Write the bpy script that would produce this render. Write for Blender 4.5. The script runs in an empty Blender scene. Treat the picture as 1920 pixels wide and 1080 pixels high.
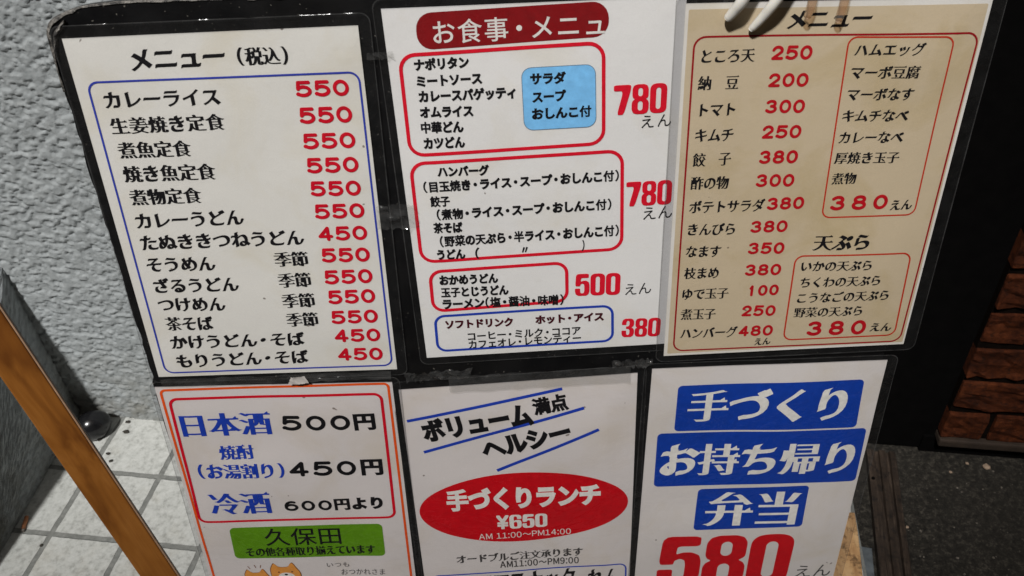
import bpy, bmesh, math, random
import numpy as np
from mathutils import Matrix, Vector
from mathutils.geometry import delaunay_2d_cdt

random.seed(7)
scene = bpy.context.scene
COL = scene.collection
rad = math.radians

# ------------------------------------------------------------------ camera
cam_data = bpy.data.cameras.new("camera")
cam = bpy.data.objects.new("camera", cam_data)
COL.objects.link(cam)
cam.matrix_world = Matrix(((0.9989, 0.0460, 0.0066, 0.0), (-0.0247, 0.6460, -0.7630, 0.0),
                           (-0.0394, 0.7620, 0.6464, 1.4), (0, 0, 0, 1)))
cam_data.sensor_width = 36.0
cam_data.lens = 36.0 * 1640.7 / 1920.0
cam_data.clip_start = 0.02
cam_data.clip_end = 500.0
cam_data.dof.use_dof = True
cam_data.dof.focus_distance = 0.80
cam_data.dof.aperture_fstop = 20.0
scene.camera = cam

# ------------------------------------------------------------------ world, sun, exposure
SUN_DIR = Vector((0.27, 0.60, -1.0)).normalized()          # the way the light travels
world = bpy.data.worlds.new("World")
scene.world = world
world.use_nodes = True
wn = world.node_tree.nodes
wl = world.node_tree.links
bg = wn["Background"]
sky = wn.new("ShaderNodeTexSky")
sky.sky_type = 'NISHITA'
sky.sun_disc = False
sky.sun_elevation = math.asin(-SUN_DIR.z)
sky.sun_rotation = math.atan2(-SUN_DIR.x, -SUN_DIR.y)
warm = wn.new("ShaderNodeMix")
warm.data_type = 'RGBA'; warm.blend_type = 'MULTIPLY'
warm.inputs[0].default_value = 1.0
warm.inputs[7].default_value = (1.0, 0.66, 0.40, 1)         # street light bounces warm at night
wl.new(sky.outputs[0], warm.inputs[6])
wl.new(warm.outputs[2], bg.inputs[0])
bg.inputs[1].default_value = 0.075
sun_data = bpy.data.lights.new("sun", 'SUN')
sun_data.energy = 4.0
sun_data.angle = rad(4)
sun_data.color = (1.0, 0.985, 0.965)
sun = bpy.data.objects.new("sun", sun_data)
COL.objects.link(sun)
sun.location = (-2, -2, 4)
sun.rotation_euler = SUN_DIR.to_track_quat('-Z', 'Y').to_euler()
scene.view_settings.view_transform = 'Standard'
scene.view_settings.look = 'None'
scene.view_settings.exposure = 0.0
scene.view_settings.gamma = 1.0

# ------------------------------------------------------------------ noise
def vnoise(x, y, seed=0):
    x = np.asarray(x, float); y = np.asarray(y, float)
    xi = np.floor(x).astype(np.int64); yi = np.floor(y).astype(np.int64)
    fx = x - xi; fy = y - yi
    u = fx * fx * fx * (fx * (fx * 6 - 15) + 10); v = fy * fy * fy * (fy * (fy * 6 - 15) + 10)
    def h(a, b):
        n = (a * 374761393 + b * 668265263 + seed * 982451653) & 0x7fffffff
        n = ((n ^ (n >> 13)) * 1274126177) & 0x7fffffff
        n = n ^ (n >> 16)
        return (n & 0xffff) / 65535.0
    return ((h(xi, yi) * (1 - u) + h(xi + 1, yi) * u) * (1 - v) + (h(xi, yi + 1) * (1 - u) + h(xi + 1, yi + 1) * u) * v)

def fbm(x, y, oct=4, seed=0):
    s = 0; a = 0.5; t = 0
    for k in range(oct):
        s = s + a * vnoise(x * 2 ** k, y * 2 ** k, seed + 17 * k); t += a; a *= 0.5
    return s / t

# ------------------------------------------------------------------ materials
def srgb(r, g, b):
    f = lambda c: (c / 255 / 12.92) if c <= 10.3 else ((c / 255 + 0.055) / 1.055) ** 2.4
    return (f(r), f(g), f(b))

def new_mat(name):
    m = bpy.data.materials.new(name); m.use_nodes = True
    nt = m.node_tree
    return m, nt, nt.nodes, nt.links, nt.nodes["Principled BSDF"]

def node(nt, kind, **kw):
    n = nt.nodes.new(kind)
    for k, v in kw.items():
        if k.startswith('i_'):
            n.inputs[k[2:].replace('_', ' ')].default_value = v
        else:
            setattr(n, k, v)
    return n

def ramp(nt, src, stops):
    r = nt.nodes.new("ShaderNodeValToRGB")
    e = r.color_ramp.elements
    while len(e) < len(stops): e.new(0.5)
    for el, (p_, c) in zip(e, stops):
        el.position = p_
        el.color = (c, c, c, 1) if isinstance(c, (int, float)) else (*c, 1)
    nt.links.new(src, r.inputs[0])
    return r.outputs[0]

def mixc(nt, fac, a, b, blend='MIX'):
    m = nt.nodes.new("ShaderNodeMix"); m.data_type = 'RGBA'; m.blend_type = blend
    for s, i in ((fac, 0), (a, 6), (b, 7)):
        if hasattr(s, 'is_linked'): nt.links.new(s, m.inputs[i])
        elif isinstance(s, (int, float)): m.inputs[i].default_value = s
        else: m.inputs[i].default_value = (*s, 1)
    return m.outputs[2]

def noise(nt, scale, detail=4, rough=0.55, vec=None, dist=0.0):
    n = node(nt, "ShaderNodeTexNoise")
    n.inputs["Scale"].default_value = scale; n.inputs["Detail"].default_value = detail
    n.inputs["Roughness"].default_value = rough; n.inputs["Distortion"].default_value = dist
    if vec is None:
        tc = nt.nodes.new("ShaderNodeTexCoord"); vec = tc.outputs["Object"]
    nt.links.new(vec, n.inputs["Vector"])
    return n.outputs[0]

def bump(nt, bsdf, height, strength, dist=0.001):
    b = nt.nodes.new("ShaderNodeBump")
    b.inputs["Strength"].default_value = strength; b.inputs["Distance"].default_value = dist
    nt.links.new(height, b.inputs["Height"])
    nt.links.new(b.outputs[0], bsdf.inputs["Normal"])
    return b

def simple(name, c, rough=0.5, var=0.12, scale=60, bstr=0.0, bscale=400, spec=0.5, metal=0.0):
    m, nt, ns, ls, b = new_mat(name)
    n = noise(nt, scale, 5)
    c0 = tuple(x * (1 - var) for x in c); c1 = tuple(min(1, x * (1 + var)) for x in c)
    ls.new(ramp(nt, n, [(0.3, c0), (0.7, c1)]), b.inputs["Base Color"])
    b.inputs["Roughness"].default_value = rough
    b.inputs["Specular IOR Level"].default_value = spec
    b.inputs["Metallic"].default_value = metal
    if bstr: bump(nt, b, noise(nt, bscale, 4), bstr)
    return m

def paper_mat(name, base, stain, amount=0.5, seed=0.0):
    m, nt, ns, ls, b = new_mat(name)
    tc = ns.new("ShaderNodeTexCoord")
    mp = node(nt, "ShaderNodeMapping"); mp.inputs["Location"].default_value = (seed, seed * 1.7, 0)
    ls.new(tc.outputs["Object"], mp.inputs[0])
    big = noise(nt, 14, 5, 0.6, mp.outputs[0], 0.6)
    f = ramp(nt, big, [(0.50, 0.0), (0.80, amount)])
    c = mixc(nt, f, base, stain)
    fine = noise(nt, 900, 2, 0.5, mp.outputs[0])
    c = mixc(nt, ramp(nt, fine, [(0.35, 0.08), (0.65, 0.0)]), c, tuple(x * 0.6 for x in base))
    dots = noise(nt, 120, 1, 0.4, mp.outputs[0])
    c = mixc(nt, ramp(nt, dots, [(0.795, 0.0), (0.815, 0.75)]), c, (0.09, 0.06, 0.04))
    smudge = noise(nt, 38, 6, 0.7, mp.outputs[0], 1.0)
    c = mixc(nt, ramp(nt, smudge, [(0.64, 0.0), (0.82, 0.22)]), c, (0.30, 0.24, 0.17))
    ls.new(c, b.inputs["Base Color"])
    b.inputs["Roughness"].default_value = 0.75
    bump(nt, b, noise(nt, 30, 4, 0.6, mp.outputs[0]), 0.25, 0.002)
    return m

def ink(name, c, rough=0.6):
    return simple(name, c, rough, 0.10, 180, 0, 400, 0.15)

MAT = {
 'black': ink('black_ink', (0.0065, 0.006, 0.0075)), 'ink': ink('grey_ink', (0.055, 0.05, 0.05)),
 'blue': ink('blue_line_ink', srgb(52, 66, 168)), 'blue2': ink('blue_ink', srgb(28, 62, 172)),
 'blue3': ink('blue_panel_ink', srgb(14, 60, 160)),
 'red': ink('crimson_ink', srgb(205, 10, 38)), 'red2': ink('red_ink', srgb(218, 18, 44)), 'red3': ink('oval_red_ink', srgb(198, 8, 24)),
 'maroon': ink('maroon_ink', srgb(134, 14, 20)), 'dmaroon': ink('dark_maroon_ink', srgb(70, 10, 22)),
 'dred': ink('dark_red_ink', srgb(150, 14, 24)), 'dred2': ink('deep_red_ink', srgb(182, 14, 28)), 'ored': ink('orange_red_ink', srgb(186, 50, 26)),
 'lblue': ink('pale_blue_ink', srgb(128, 196, 246)), 'greyblue': ink('grey_blue_ink', srgb(100, 125, 150)),
 'orange': ink('orange_ink', srgb(226, 84, 22)), 'green': ink('green_ink', srgb(92, 142, 20)),
 'white': ink('white_print', (0.76, 0.74, 0.70)),
 'tan': ink('tan_print', srgb(222, 150, 70)), 'outline': ink('brown_print', srgb(120, 70, 40)), 'straw': ink('yellow_print', srgb(238, 205, 110)),
 'parch': paper_mat('parchment_print', (0.58, 0.475, 0.325), (0.47, 0.36, 0.18), 0.9, 3.0),
}
PAPERS = [paper_mat('white_paper', c_, tuple(a * b for a, b in zip(c_, (0.86, 0.79, 0.62))), 0.55, s) for s, c_ in ((0.0, (0.76, 0.745, 0.70)), (1.3, (0.80, 0.79, 0.775)), (2.2, (0.74, 0.715, 0.675)), (4.1, (0.68, 0.635, 0.62)), (5.7, (0.68, 0.635, 0.62)), (7.3, (0.68, 0.64, 0.62)))]  # lower sheets darker and pinker: part of the light's falloff put into the colour

def film_mat(name, tint, milky, rough):
    m, nt, ns, ls, b = new_mat(name)
    ns.remove(b)
    out = ns["Material Output"]
    tr = node(nt, "ShaderNodeBsdfTransparent"); tr.inputs[0].default_value = (*tint, 1)
    df = node(nt, "ShaderNodeBsdfDiffuse"); df.inputs[0].default_value = (0.75, 0.75, 0.74, 1)
    gl = node(nt, "ShaderNodeBsdfGlossy"); gl.inputs["Roughness"].default_value = rough
    bp = node(nt, "ShaderNodeBump"); bp.inputs["Strength"].default_value = 0.55; bp.inputs["Distance"].default_value = 0.003
    ls.new(noise(nt, 26, 4, 0.55, None, 0.8), bp.inputs["Height"])
    ls.new(bp.outputs[0], gl.inputs["Normal"])
    lw = node(nt, "ShaderNodeLayerWeight"); lw.inputs[0].default_value = 0.5
    pw = node(nt, "ShaderNodeMath", operation='POWER'); pw.inputs[1].default_value = 5.0
    ls.new(lw.outputs["Facing"], pw.inputs[0])
    fr = node(nt, "ShaderNodeMath", operation='MULTIPLY_ADD'); fr.inputs[1].default_value = 0.95; fr.inputs[2].default_value = 0.055
    ls.new(pw.outputs[0], fr.inputs[0])
    m1 = node(nt, "ShaderNodeMixShader")
    scr = noise(nt, 60, 6, 0.7, None, 0.5)
    ls.new(ramp(nt, scr, [(0.35, milky * 0.5), (0.75, milky * 1.6)]), m1.inputs[0])
    ls.new(tr.outputs[0], m1.inputs[1]); ls.new(df.outputs[0], m1.inputs[2])
    m2 = node(nt, "ShaderNodeMixShader")
    ls.new(fr.outputs[0], m2.inputs[0]); ls.new(m1.outputs[0], m2.inputs[1]); ls.new(gl.outputs[0], m2.inputs[2])
    ls.new(m2.outputs[0], out.inputs[0])
    return m

FILM = film_mat('clear_plastic', (0.98, 0.98, 0.98), 0.004, 0.10)
MARGIN = film_mat('sealed_plastic_margin', (0.80, 0.80, 0.81), 0.010, 0.12)
RIM = film_mat('plastic_edge', (0.6, 0.6, 0.6), 0.05, 0.2)
TAPE = film_mat('clear_tape', (0.88, 0.88, 0.87), 0.035, 0.10)

# ------------------------------------------------------------------ object helpers
def tag(o, label=None, cat=None, group=None, kind=None):
    if label: o['label'] = label
    if cat: o['category'] = cat
    if group: o['group'] = group
    if kind: o['kind'] = kind
    return o

def empty(name, mw, parent=None):
    o = bpy.data.objects.new(name, None); COL.objects.link(o)
    o.empty_display_size = 0.05
    o.matrix_world = mw
    return o

def mesh_obj(name, verts, faces, mats, parent=None, fmat=None, smooth=False, mw=None):
    me = bpy.data.meshes.new(name)
    me.from_pydata([tuple(v) for v in verts], [], [tuple(f) for f in faces])
    for m in (mats if isinstance(mats, (list, tuple)) else [mats]): me.materials.append(m)
    if fmat is not None: me.polygons.foreach_set('material_index', np.asarray(fmat, np.int32))
    if smooth: me.polygons.foreach_set('use_smooth', np.ones(len(me.polygons), bool))
    me.update()
    o = bpy.data.objects.new(name, me); COL.objects.link(o)
    if parent is not None: o.parent = parent
    if mw is not None: o.matrix_world = mw
    return o

def bm_obj(name, bm, mats, parent=None, smooth=False, mw=None):
    me = bpy.data.meshes.new(name); bm.to_mesh(me); bm.free()
    for m in (mats if isinstance(mats, (list, tuple)) else [mats]): me.materials.append(m)
    if smooth: me.polygons.foreach_set('use_smooth', np.ones(len(me.polygons), bool))
    o = bpy.data.objects.new(name, me); COL.objects.link(o)
    if parent is not None: o.parent = parent
    if mw is not None: o.matrix_world = mw
    return o

def bm_box(bm, lo, hi, bevel=0.0, seg=2, mat=None):
    r = bmesh.ops.create_cube(bm, size=1.0)
    vs = r['verts']
    for v in vs:
        v.co = Vector([lo[i] + (v.co[i] + 0.5) * (hi[i] - lo[i]) for i in range(3)])
        if mat is not None: v.co = mat @ v.co
    if bevel:
        es = list({e for v in vs for e in v.link_edges})
        bmesh.ops.bevel(bm, geom=es, offset=bevel, segments=seg, affect='EDGES', profile=0.6)

def bm_tube(bm, pts, radii, n=14, cap=True):
    pts = [Vector(p_) for p_ in pts]
    rings = []
    up = Vector((0, 0, 1))
    for i, p_ in enumerate(pts):
        t = (pts[min(i + 1, len(pts) - 1)] - pts[max(i - 1, 0)]).normalized()
        a = t.cross(up)
        if a.length < 1e-3: a = t.cross(Vector((1, 0, 0)))
        a.normalize(); b_ = t.cross(a).normalized()
        rings.append([bm.verts.new(p_ + (a * math.cos(2 * math.pi * k / n) + b_ * math.sin(2 * math.pi * k / n)) * radii[i]) for k in range(n)])
    for r0, r1 in zip(rings, rings[1:]):
        for k in range(n): bm.faces.new((r0[k], r0[(k + 1) % n], r1[(k + 1) % n], r1[k]))
    if cap:
        bm.faces.new(rings[0]); bm.faces.new(list(reversed(rings[-1])))

def smooth_path(pts, k=6):
    pts = [np.array(p_, float) for p_ in pts]
    out = []
    for i in range(len(pts) - 1):
        p0 = pts[max(i - 1, 0)]; p1 = pts[i]; p2 = pts[i + 1]; p3 = pts[min(i + 2, len(pts) - 1)]
        for j in range(k):
            t = j / k
            out.append(0.5 * ((2 * p1) + (p2 - p0) * t + (2 * p0 - 5 * p1 + 4 * p2 - p3) * t * t + (3 * p1 - p0 - 3 * p2 + p3) * t ** 3))
    out.append(pts[-1])
    return out

# ------------------------------------------------------------------ filled outlines
def winding(px, py, loops):
    w = np.zeros(len(px), int)
    for L in loops:
        x0, y0 = L[:, 0], L[:, 1]; x1, y1 = np.roll(x0, -1), np.roll(y0, -1)
        for a in range(0, len(px), 4000):
            X = px[a:a + 4000, None]; Y = py[a:a + 4000, None]
            cr = (x1 - x0) * (Y - y0) - (X - x0) * (y1 - y0)
            w[a:a + 4000] += ((y0 <= Y) & (y1 > Y) & (cr > 0)).sum(1) - ((y0 > Y) & (y1 <= Y) & (cr < 0)).sum(1)
    return w

def fill(loops, steiner=0.0, keep_all=False):
    """triangles of the positively wound area of closed loops"""
    V = []; Ed = []
    for L in loops:
        n0 = len(V)
        V += [Vector((float(a), float(b))) for a, b in L]
        Ed += [(n0 + i, n0 + (i + 1) % len(L)) for i in range(len(L))]
    if steiner:
        A = np.concatenate(loops); lo = A.min(0); hi = A.max(0)
        gx = np.arange(lo[0] + steiner * 0.5, hi[0], steiner); gy = np.arange(lo[1] + steiner * 0.5, hi[1], steiner)
        if len(gx) and len(gy):
            G = np.array(np.meshgrid(gx, gy)).reshape(2, -1).T
            G = G[winding(G[:, 0], G[:, 1], loops) > 0]
            V += [Vector((float(a), float(b))) for a, b in G]
    r = delaunay_2d_cdt(V, Ed, [], 0, 1e-7)
    P = np.array([(v[0], v[1]) for v in r[0]]); F = np.array([f for f in r[2] if len(f) == 3])
    c = P[F].mean(1)
    k = winding(c[:, 0], c[:, 1], loops) > 0
    F = F[k]
    u, inv = np.unique(F, return_inverse=True)
    return P[u], inv.reshape(F.shape)

def area(L):
    return 0.5 * float(np.sum(L[:, 0] * np.roll(L[:, 1], -1) - np.roll(L[:, 0], -1) * L[:, 1]))

def resample(L, step):
    out = []
    for a, b in zip(L, np.roll(L, -1, 0)):
        d = np.linalg.norm(b - a); n = max(1, int(math.ceil(d / step)))
        for k in range(n): out.append(a + (b - a) * k / n)
    return np.array(out)

def dedupe(L):
    k = np.linalg.norm(L - np.roll(L, 1, 0), axis=1) > 1e-5
    return L[k]

# ------------------------------------------------------------------ lettering
_font = bpy.data.curves.new('letter', 'FONT')
_fo = bpy.data.objects.new('letter', _font)
COL.objects.link(_fo)
_loops = {}
def char_loops(ch):
    if ch in _loops: return _loops[ch]
    _font.body = ch
    dg = bpy.context.evaluated_depsgraph_get(); dg.update()
    oe = _fo.evaluated_get(dg)
    cu = oe.to_curve(dg)
    res = []
    for s in cu.splines:
        bp = s.bezier_points; n = len(bp); pts = []
        for i in range(n):
            a = bp[i]; b = bp[(i + 1) % n]
            p0, p1, p2, p3 = [np.array(q[:2]) for q in (a.co, a.handle_right, b.handle_left, b.co)]
            chord = np.linalg.norm(p3 - p0)
            bend = np.linalg.norm(p1 - (p0 * 2 + p3) / 3) + np.linalg.norm(p2 - (p0 + p3 * 2) / 3)
            k = 1 if bend < 0.004 else max(2, min(6, int(math.ceil(chord / 0.06))))
            for j in range(k):
                t = j / k
                pts.append(p0 * (1 - t) ** 3 + 3 * p1 * t * (1 - t) ** 2 + 3 * p2 * t * t * (1 - t) + p3 * t ** 3)
        L = dedupe(np.array(pts))
        if len(L) > 2: res.append(L)
    oe.to_curve_clear()
    if res:
        big = max(res, key=lambda L: abs(area(L)))
        if area(big) < 0: res = [L[::-1].copy() for L in res]
    _loops[ch] = res
    return res

def embolden(loops, ox, oy, ang=0.0):
    out = []
    ca, sa = math.cos(rad(ang)), math.sin(rad(ang))
    NIB = np.array([[ca * ca * ox + sa * sa * oy, ca * sa * (ox - oy)], [ca * sa * (ox - oy), sa * sa * ox + ca * ca * oy]])
    for L in loops:
        L = dedupe(resample(L, 0.045))
        a = L - np.roll(L, 1, 0); b = np.roll(L, -1, 0) - L
        na = np.stack([a[:, 1], -a[:, 0]], 1); na /= np.linalg.norm(na, axis=1)[:, None] + 1e-12
        nb = np.stack([b[:, 1], -b[:, 0]], 1); nb /= np.linalg.norm(nb, axis=1)[:, None] + 1e-12
        # sharp corners are kept sharp (mitre limited)
        n = na + nb; l = np.linalg.norm(n, axis=1)
        n /= l[:, None] + 1e-9
        m = np.clip(1.0 / np.maximum(l / 2, 0.2), 1, 1.7)
        out.append(L + (n * m[:, None]) @ NIB)
    return out

def is_kana(ch):
    return 0x3040 <= ord(ch) <= 0x30ff
STY = {  # kana: (heavy, light, nib angle); kanji: (sideways, upward)
 'min': ((0.066, 0.004, 32), (0.046, -0.008)), 'minL': ((0.056, -0.002, 32), (0.040, -0.010)), 'minH': ((0.070, 0.006, 32), (0.048, -0.008)),
 'minX': ((0.070, 0.006, 32), (0.044, -0.007)), 'got': ((0.034, 0.022, 40), (0.016, 0.012)), 'gotM': ((0.010, 0.010, 0), (0.008, 0.006)),
 'gotH': ((0.060, 0.054, 0), (0.040, 0.032)), 'gotX': ((0.066, 0.058, 0), (0.050, 0.040)), 'thin': ((0.0, 0.0, 0), (0.0, 0.0)),
 'lat': ((0.0, 0.0, 0), (0.004, 0.002)), 'latB': ((0.01, 0.01, 0), (0.026, 0.018)),
}
_glyph = {}
def serif(loops, s):
    """triangular stroke ends of the Ming style: put at the right end of thin level strokes"""
    tri = []
    for L in loops:
        if area(L) < 0: continue
        n = len(L)
        for i in range(n):
            p0 = L[i]; p1 = L[(i + 1) % n]
            d = p1 - p0
            if abs(d[0]) < 0.012 and 0.03 < d[1] < 0.10:           # short upright end on the right-hand side
                pa = L[i - 1]; pb = L[(i + 2) % n]
                if p0[0] - pa[0] > 0.12 and p1[0] - pb[0] > 0.12:
                    top = p1
                    tri.append(np.array([(top[0] - s * 1.5, top[1] - 0.004), (top[0] + 0.004, p0[1] + 0.004), (top[0] - s * 0.35, top[1] + s * 0.85)]))
    return [t if area(t) > 0 else t[::-1].copy() for t in tri]

def glyph(ch, sty, steiner):
    key = (ch, sty, steiner)
    if key not in _glyph:
        L = char_loops(ch)
        if not L: _glyph[key] = None
        else:
            off = STY[sty][0 if is_kana(ch) else 1]
            if sty in ('min', 'minL', 'minH', 'minX'):
                extra = serif(L, 0.085 if sty == 'minX' else 0.07) if not is_kana(ch) else []
                L = embolden(L, *off) + extra
            else: L = embolden(L, *off)
            _glyph[key] = fill(L, steiner)
    return _glyph[key]

def arc(cx, cy, rx, ry, a0, a1, n=10):
    return [(cx + rx * math.cos(rad(a0 + (a1 - a0) * k / n)), cy + ry * math.sin(rad(a0 + (a1 - a0) * k / n))) for k in range(n + 1)]
DIGIT = {
 '0': [arc(.5, .5, .5, .5, 0, 360, 28)],
 '1': [[(.16, .78), (.56, 1), (.56, 0)]],
 '2': [[(.03, .74)] + arc(.5, .70, .45, .30, 160, -28, 10) + [(.04, 0), (1, 0)]],
 '3': [[(.05, .86)] + arc(.47, .765, .41, .235, 130, -90, 10), arc(.47, .27, .5, .27, 90, -140, 12) + [(.0, .14)]],
 '4': [[(.72, 0), (.72, 1), (0, .27), (1, .27)]],
 '5': [[(.95, 1), (.13, 1), (.06, .50)] + arc(.46, .33, .54, .33, 128, -142, 14) + [(.0, .10)]],
 '6': [arc(.5, .32, .5, .32, 0, 360, 24), [(.0, .34)] + arc(.56, .5, .56, .5, 180, 62, 10)],
 '7': [[(0, 1), (1, 1), (.36, 0)]],
 '8': [arc(.5, .765, .42, .235, 0, 360, 20), arc(.5, .27, .5, .27, 0, 360, 22)],
 '9': [arc(.5, .68, .5, .32, 0, 360, 24), [(1, .66)] + arc(.44, .5, .56, .5, 0, -118, 10)],
 '¥': [[(0, 1), (.5, .52), (1, 1)], [(.5, .52), (.5, 0)], [(.08, .42), (.92, .42)], [(.08, .22), (.92, .22)]],
}
def slot(x0, x1, y0, y1):
    rx = (x1 - x0) / 2; ry = rx * 0.62; cx = (x0 + x1) / 2
    return (arc(cx, y1 - ry, rx, ry, 0, 180, 8) + arc(cx, y0 + ry, rx, ry, 180, 360, 8))[::-1]
def stadium(x0, x1, y0, y1, ry):
    rx = (x1 - x0) / 2; cx = (x0 + x1) / 2
    f = lambda a: math.copysign(abs(a) ** 0.72, a)
    return [(cx + rx * f(math.cos(rad(t))), (y1 - ry if t <= 180 else y0 + ry) + ry * f(math.sin(rad(t)))) for t in list(range(0, 181, 12)) + list(range(180, 360, 12))]
POSTER = {   # heavy condensed poster figures: outline plus holes, all in a unit box
 '0': [stadium(0, 1, 0, 1, .24), slot(.36, .64, .14, .86)],
 '8': [[(.97, .60), (.97, .86), (.88, .96), (.70, 1), (.30, 1), (.12, .96), (.03, .86), (.03, .62), (.08, .55), (.18, .51), (.06, .46), (0, .38), (0, .16), (.1, .04), (.3, 0), (.7, 0), (.9, .04), (1, .16), (1, .38), (.94, .46), (.82, .51), (.92, .55)], slot(.37, .63, .60, .88), slot(.36, .64, .12, .44)],
 '7': [[(0, 1), (0, .80), (.55, .80), (.20, 0), (.60, 0), (1, .84), (1, 1)]],
 '5': [[(.07, 1), (.02, .44), (.36, .44), (.38, .52), (.5, .56), (.61, .53), (.64, .44), (.64, .22), (.61, .14), (.5, .115), (.39, .14), (.36, .22), (.36, .34), (0, .34), (0, .2), (.06, .07), (.22, 0), (.5, 0), (.76, 0), (.93, .07), (1, .2), (1, .5), (.94, .63), (.76, .69), (.56, .69), (.40, .65), (.42, .81), (.94, .81), (.94, 1)]],
 '3': [[(0, .66), (.36, .66), (.36, .80), (.42, .88), (.52, .88), (.60, .82), (.60, .66), (.52, .585), (.34, .58), (.34, .45), (.55, .44), (.63, .37), (.63, .2), (.56, .12), (.44, .12), (.37, .2), (.37, .36), (0, .36), (0, .2), (.06, .07), (.22, 0), (.5, 0), (.76, 0), (.93, .07), (1, .2), (1, .36), (.94, .46), (.78, .52), (.92, .58), (.97, .68), (.97, .82), (.9, .94), (.72, 1), (.5, 1), (.25, 1), (.07, .93), (0, .80)]],
 '6': [[(1, .68), (1, .82), (.93, .94), (.76, 1), (.24, 1), (.07, .93), (0, .8), (0, .2), (.07, .07), (.24, 0), (.76, 0), (.93, .07), (1, .2), (1, .44), (.94, .56), (.78, .62), (.5, .61), (.36, .56), (.36, .80), (.42, .88), (.58, .88), (.64, .8), (.64, .68)], slot(.36, .64, .12, .48)],
}
def chaikin(L, k=2, r=0.16):
    L = np.array(L, float)
    for _ in range(k):
        nx = np.roll(L, -1, 0)
        L = np.stack([L * (1 - r) + nx * r, L * r + nx * (1 - r)], 1).reshape(-1, 2)
    return L
def hull(P):
    P = sorted(map(tuple, P)); lo = []; up = []
    cr = lambda o, a, b: (a[0] - o[0]) * (b[1] - o[1]) - (a[1] - o[1]) * (b[0] - o[0])
    for q in P:
        while len(lo) > 1 and cr(lo[-2], lo[-1], q) <= 1e-12: lo.pop()
        lo.append(q)
    for q in reversed(P):
        while len(up) > 1 and cr(up[-2], up[-1], q) <= 1e-12: up.pop()
        up.append(q)
    return np.array(lo[:-1] + up[:-1])
_dig = {}
def digit(ch, style, w, h, steiner):
    """a numeral w x h (mm) made of pen strokes: round pen, or a heavy squared pen for the poster figures"""
    key = (ch, style, round(w / h * 25), steiner)
    if key in _dig:
        P, F, w0, h0 = _dig[key]
        return P * np.array([w / w0, h / h0]), F
    if style == 'imp' and ch in POSTER:
        loops = [dedupe(chaikin(L, 2, 0.14) * np.array([w, h])) for L in POSTER[ch]]
        if area(loops[0]) < 0: loops[0] = loops[0][::-1].copy()
        for k_ in range(1, len(loops)):
            if area(loops[k_]) > 0: loops[k_] = loops[k_][::-1].copy()
        P, F = fill(loops, steiner)
        P = P - np.array([w / 2, h / 2])
        _dig[key] = (P, F, w, h)
        return P, F
    if style == 'round': rx = ry = 0.108 * h; ex = 2.0
    else: rx = 0.185 * w; ry = 0.105 * h; ex = 5.0
    if style == 'imp' and ch == '¥': rx *= 0.75; ry *= 0.7
    n = 18
    pen = []
    for k in range(n):
        c, s = math.cos(2 * math.pi * k / n), math.sin(2 * math.pi * k / n)
        pen.append((rx * math.copysign(abs(c) ** (2 / ex), c), ry * math.copysign(abs(s) ** (2 / ex), s)))
    pen = np.array(pen)
    loops = []
    for st in DIGIT[ch]:
        if style == 'imp' and ch == '0':      # straight flanks
            st = arc(.5, .74, .5, .26, 0, 180, 10) + arc(.5, .26, .5, .26, 180, 360, 10); st.append(st[0])
        Q = [np.array([rx + a * (w - 2 * rx), ry + b * (h - 2 * ry)]) for a, b in st]
        for a, b in zip(Q, Q[1:]):
            loops.append(hull(np.concatenate([pen + a, pen + b])))
    P, F = fill(loops, steiner)
    P = P - np.array([w / 2, h / 2])
    _dig[key] = (P, F, w, h)
    return P, F

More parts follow.
